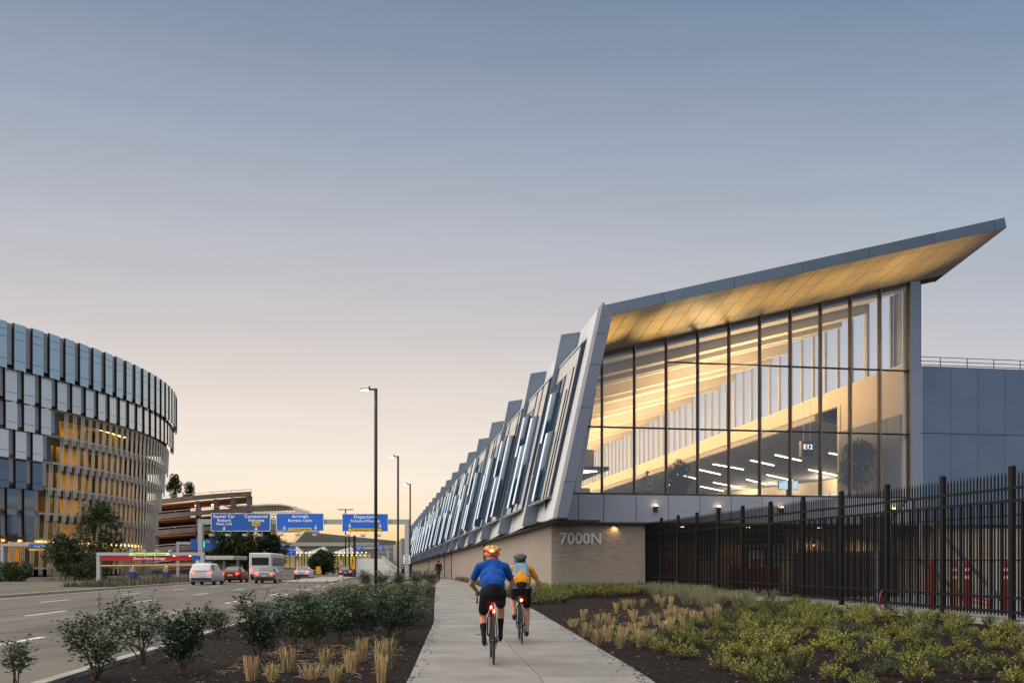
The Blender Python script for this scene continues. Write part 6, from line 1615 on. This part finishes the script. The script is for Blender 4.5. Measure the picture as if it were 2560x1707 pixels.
# ================================================================== TRAFFIC
mat_cglass = M('car_glass', (.010, .011, .013), .12, spec=.4); mat_tail = emitmat('tail_lamp', (1, .03, .015), 14)
mat_trimk = M('car_trim', (.015, .015, .016), .6); mat_alloy = M('alloy', (.35, .35, .36), .35, metal=.8); mat_plate = M('plate', (.6, .6, .58), .5)
def car(label, paint, loc, kind, grp='cars heading away along the road'):
    o = local('parked_car' if kind == 'x' else 'car', label, 'car', loc, grp, math.atan(.107))
    # stations from tail to nose: y, half width low, half width belt, sill z, belt z, roof half width, roof z
    if kind == 'suv':
        S_ = [(-2.28, .78, .80, .42, .98, .70, 1.02), (-2.22, .88, .90, .30, 1.02, .70, 1.50), (-2.0, .92, .93, .26, 1.04, .70, 1.66), (-1.2, .93, .94, .24, 1.03, .71, 1.70), (.2, .93, .94, .24, 1.00, .70, 1.68), (.85, .93, .93, .24, .99, .62, 1.42), (1.15, .93, .92, .24, .99, .72, 1.06), (1.8, .91, .88, .25, .94, .66, .97), (2.25, .84, .78, .30, .80, .60, .84), (2.36, .74, .70, .36, .64, .5, .66)]
        cab = (1, 5)
    else:
        S_ = [(-2.36, .74, .76, .40, .86, .60, .89), (-2.28, .86, .87, .30, .95, .66, .99), (-1.85, .90, .90, .24, .97, .68, 1.01), (-1.55, .91, .91, .22, .97, .62, 1.12), (-.85, .92, .92, .20, .95, .60, 1.42), (.15, .92, .92, .20, .92, .60, 1.44), (.75, .92, .91, .20, .91, .58, 1.18), (1.1, .92, .90, .20, .90, .68, .95), (1.8, .90, .86, .22, .84, .62, .87), (2.28, .82, .76, .28, .70, .54, .73), (2.38, .72, .68, .34, .56, .5, .58)]
        cab = (2, 6)
    V = []; F = []
    for y, wl, wb, zs_, zb, wr, zr in S_:
        h_ = [(wl*.86, zs_), (wl, zs_+.10), (wb, (zs_+zb)/2+.06), (wb*.985, zb), (wr, zr-.04), (wr*.84, zr), (0, zr+.025)]
        V += [(-x, y, z) for x, z in h_]+[(x, y, z) for x, z in h_[-2::-1]]
    n = 13
    for i in range(len(S_)-1):
        for k in range(n-1): F.append((i*n+k, i*n+k+1, (i+1)*n+k+1, (i+1)*n+k))
        F.append((i*n+n-1, i*n, (i+1)*n, (i+1)*n+n-1))
    F += [tuple(range(n)), tuple(range(len(S_)*n-1, (len(S_)-1)*n-1, -1))]
    b = MB().add(V, F).build('body', M('paint_'+paint[0], paint[1], .38, metal=paint[2], spec=.5, var=.06, vs=3), o, smooth=False)
    b.data.polygons.foreach_set('use_smooth', [True]*((len(S_)-1)*n)+[False]*2)
    def G(i, x_sgn, f0, f1, up):   # point between belt and roof of station i
        y, wl, wb, zs_, zb, wr, zr = S_[i]; f = f1 if up else f0
        x = wb*.985+(wr-wb*.985)*f+.006; return (x_sgn*x, y, zb+(zr-.04-zb)*f)
    for sg in (-1, 1):
        for i in range(cab[0]+(0 if kind == 'suv' else 1), cab[1]):
            a, e = G(i, sg, .10, .88, 0), G(i+1, sg, .10, .88, 0); c, d = G(i+1, sg, .10, .88, 1), G(i, sg, .10, .88, 1)
            s_ = .05; a = (a[0], a[1]+s_, a[2]); d = (d[0], d[1]+s_, d[2]); e = (e[0], e[1]-.03, e[2]); c = (c[0], c[1]-.03, c[2])
            MB().add([a, e, c, d], [(0, 1, 2, 3) if sg > 0 else (3, 2, 1, 0)]).build('side_window', mat_cglass, b)
    i0 = (1, 2) if kind == 'suv' else (2, 4)
    A, B = S_[i0[0]], S_[i0[1]]
    if kind == 'suv': P = [(-.66, -2.275, 1.06), (.66, -2.275, 1.06), (.60, -2.09, 1.56), (-.60, -2.09, 1.56)]
    else: P = [(-.60, -1.80, 1.045), (.60, -1.80, 1.045), (.52, -.93, 1.405), (-.52, -.93, 1.405)]
    MB().add([(p[0], p[1]-.012, p[2]+.02) for p in P], [(0, 1, 2, 3)]).build('rear_window', mat_cglass, b)
    yt = S_[0][0]
    for sg in (-1, 1):
        z = .82 if kind != 'suv' else .98
        t_ = MB(); t_.hexa([(sg*.52, yt-.03, z-.09), (sg*.80, yt+.03, z-.10), (sg*.84, yt+.14, z-.09), (sg*.52, yt+.1, z-.09), (sg*.52, yt-.03, z+.06), (sg*.80, yt+.03, z+.07), (sg*.84, yt+.14, z+.07), (sg*.52, yt+.1, z+.06)]); t_.build('tail_light', mat_tail, o)
        MB().bbox(sg*.99-.09, sg*.99+.09, .62, .74, .98, 1.10, .02).build('mirror', MATS['paint_'+paint[0]], o)
    MB().bbox(-.78, .78, yt-.035, yt+.1, .36, .56, .03).build('bumper', mat_trimk, o); MB().box(-.22, .22, yt-.042, yt-.03, .62, .74).build('plate', mat_plate, o)
    for y in (-1.42, 1.42):
        for sg in (-1, 1):
            w_ = MB().lathe([(.20, -.10), (.335, -.10), (.34, 0), (.335, .10), (.20, .10)], 18, (sg*.80, y, .335), 'x').build('wheel', mat_tyre, o, smooth=False)
            MB().lathe([(.02, -.105), (.20, -.108), (.21, -.09), (.21, .09), (.20, .108), (.02, .105)], 12, (sg*.80, y, .335), 'x').build('rim', mat_alloy, w_)
    return o
lane = lambda x0, y, s=-.107: (x0+s*y, y, .004)
WH = ('white', (.62, .63, .65), .0); SV = ('silver', (.33, .34, .36), .6); BK = ('black', (.012, .012, .014), .2); RD = ('red', (.22, .012, .012), .2); GY = ('grey', (.07, .075, .085), .5)
car('white sport utility car nearest the red entrance portal', WH, lane(-16.7, 72, -.109), 'suv')
car('silver sedan in the middle lane right of the white one', SV, lane(-13.1, 79), 'sedan')
car('red sedan just ahead of the white sport utility car', RD, lane(-16.7, 83, -.109), 'sedan')
car('white sedan far ahead under the Arrivals sign', ('white', (.62, .63, .65), .0), lane(-13.1, 104), 'sedan')
car('grey sedan far ahead under the Departures sign', GY, lane(-9.6, 118, -.104), 'sedan')
# shuttle bus
bs = local('shuttle_bus', 'white shuttle bus beside the left gantry post', 'bus', lane(-16.8, 97, -.109), None, math.atan(.107))
MB().bbox(-1.2, 1.2, 0, 9.2, .38, 2.95, .12).build('body', M('bus_white', (.62, .62, .60), .35), bs)
for k in range(6): MB().box(1.2, 1.215, .7+1.35*k, 1.85+1.35*k, 1.55, 2.45).build('side_window', mat_cglass, bs); MB().box(-1.215, -1.2, .7+1.35*k, 1.85+1.35*k, 1.55, 2.45).build('side_window', mat_cglass, bs)
MB().box(-.9, .9, -.015, -.002, 1.6, 2.45).build('rear_window', mat_cglass, bs)
for sg in (-1, 1): MB().box(sg*1.0-.09, sg*1.0+.09, -.03, -.002, .85, 1.25).build('tail_light', mat_tail, bs)
MB().box(-1.1, 1.1, -.06, 0, .42, .62).build('bumper', mat_trimk, bs)
for y in (1.6, 7.4):
    for sg in (-1, 1): MB().lathe([(.2, -.13), (.46, -.13), (.46, .13), (.2, .13)], 18, (sg*1.06, y, .46), 'x').build('wheel', mat_tyre, bs)
# guard rails and the flat canopy behind the left gantry post
mat_rail = M('guard_white', (.55, .54, .48), .5)
def guard(label, pts):
    g_ = thing('guard_rail', label, 'guard rail', pts[0])
    for z in (.35, .65, .95): MB().tube([(p[0], p[1], z+p[2]) for p in pts], .05, 6, False).build('rail', mat_rail, g_)
    for p in pts: MB().tube([(p[0], p[1], -.1), (p[0], p[1], 1.0+p[2])], .06, 6).build('post', mat_rail, g_)
guard('cream pipe guard rail curving right of the yellow-capped post', [(-30.5, 112, 0), (-29, 114, 0), (-27.6, 117, 0), (-27, 121, 0)])
guard('cream pipe guard rail running back toward the round clipped tree', [(-32, 121, 0), (-31, 126, 0), (-30, 131, 0), (-29.3, 137, 0)])
guard('white pipe guard rail at the left edge of the ramp', [(-26.6, 135, 0), (-26.2, 140, 0), (-26.6, 146, 0), (-27.8, 153, 0)])
fc = thing('flat_canopy', 'low flat pale canopy behind the left gantry post', 'canopy', at(555, 1440, 118)[:2]+(0,))
a, e = at(506, 1398, 118), at(590, 1389, 118)
MB().bbox(a[0], e[0], 117, 123, a[2], e[2], .05).build('roof', M('canopy_pale', (.58, .54, .52), .6), fc)
for x in (a[0]+.4, (a[0]+e[0])/2, e[0]-.4): MB().box(x-.15, x+.15, 119.8, 120.2, -.05, a[2]).build('post', mat_gant, fc)
MB().bbox(a[0]+1, e[0]-1.4, 120.3, 122.5, -.05, 1.9, .05).build('booth', M('booth', (.14, .13, .12), .6), fc)
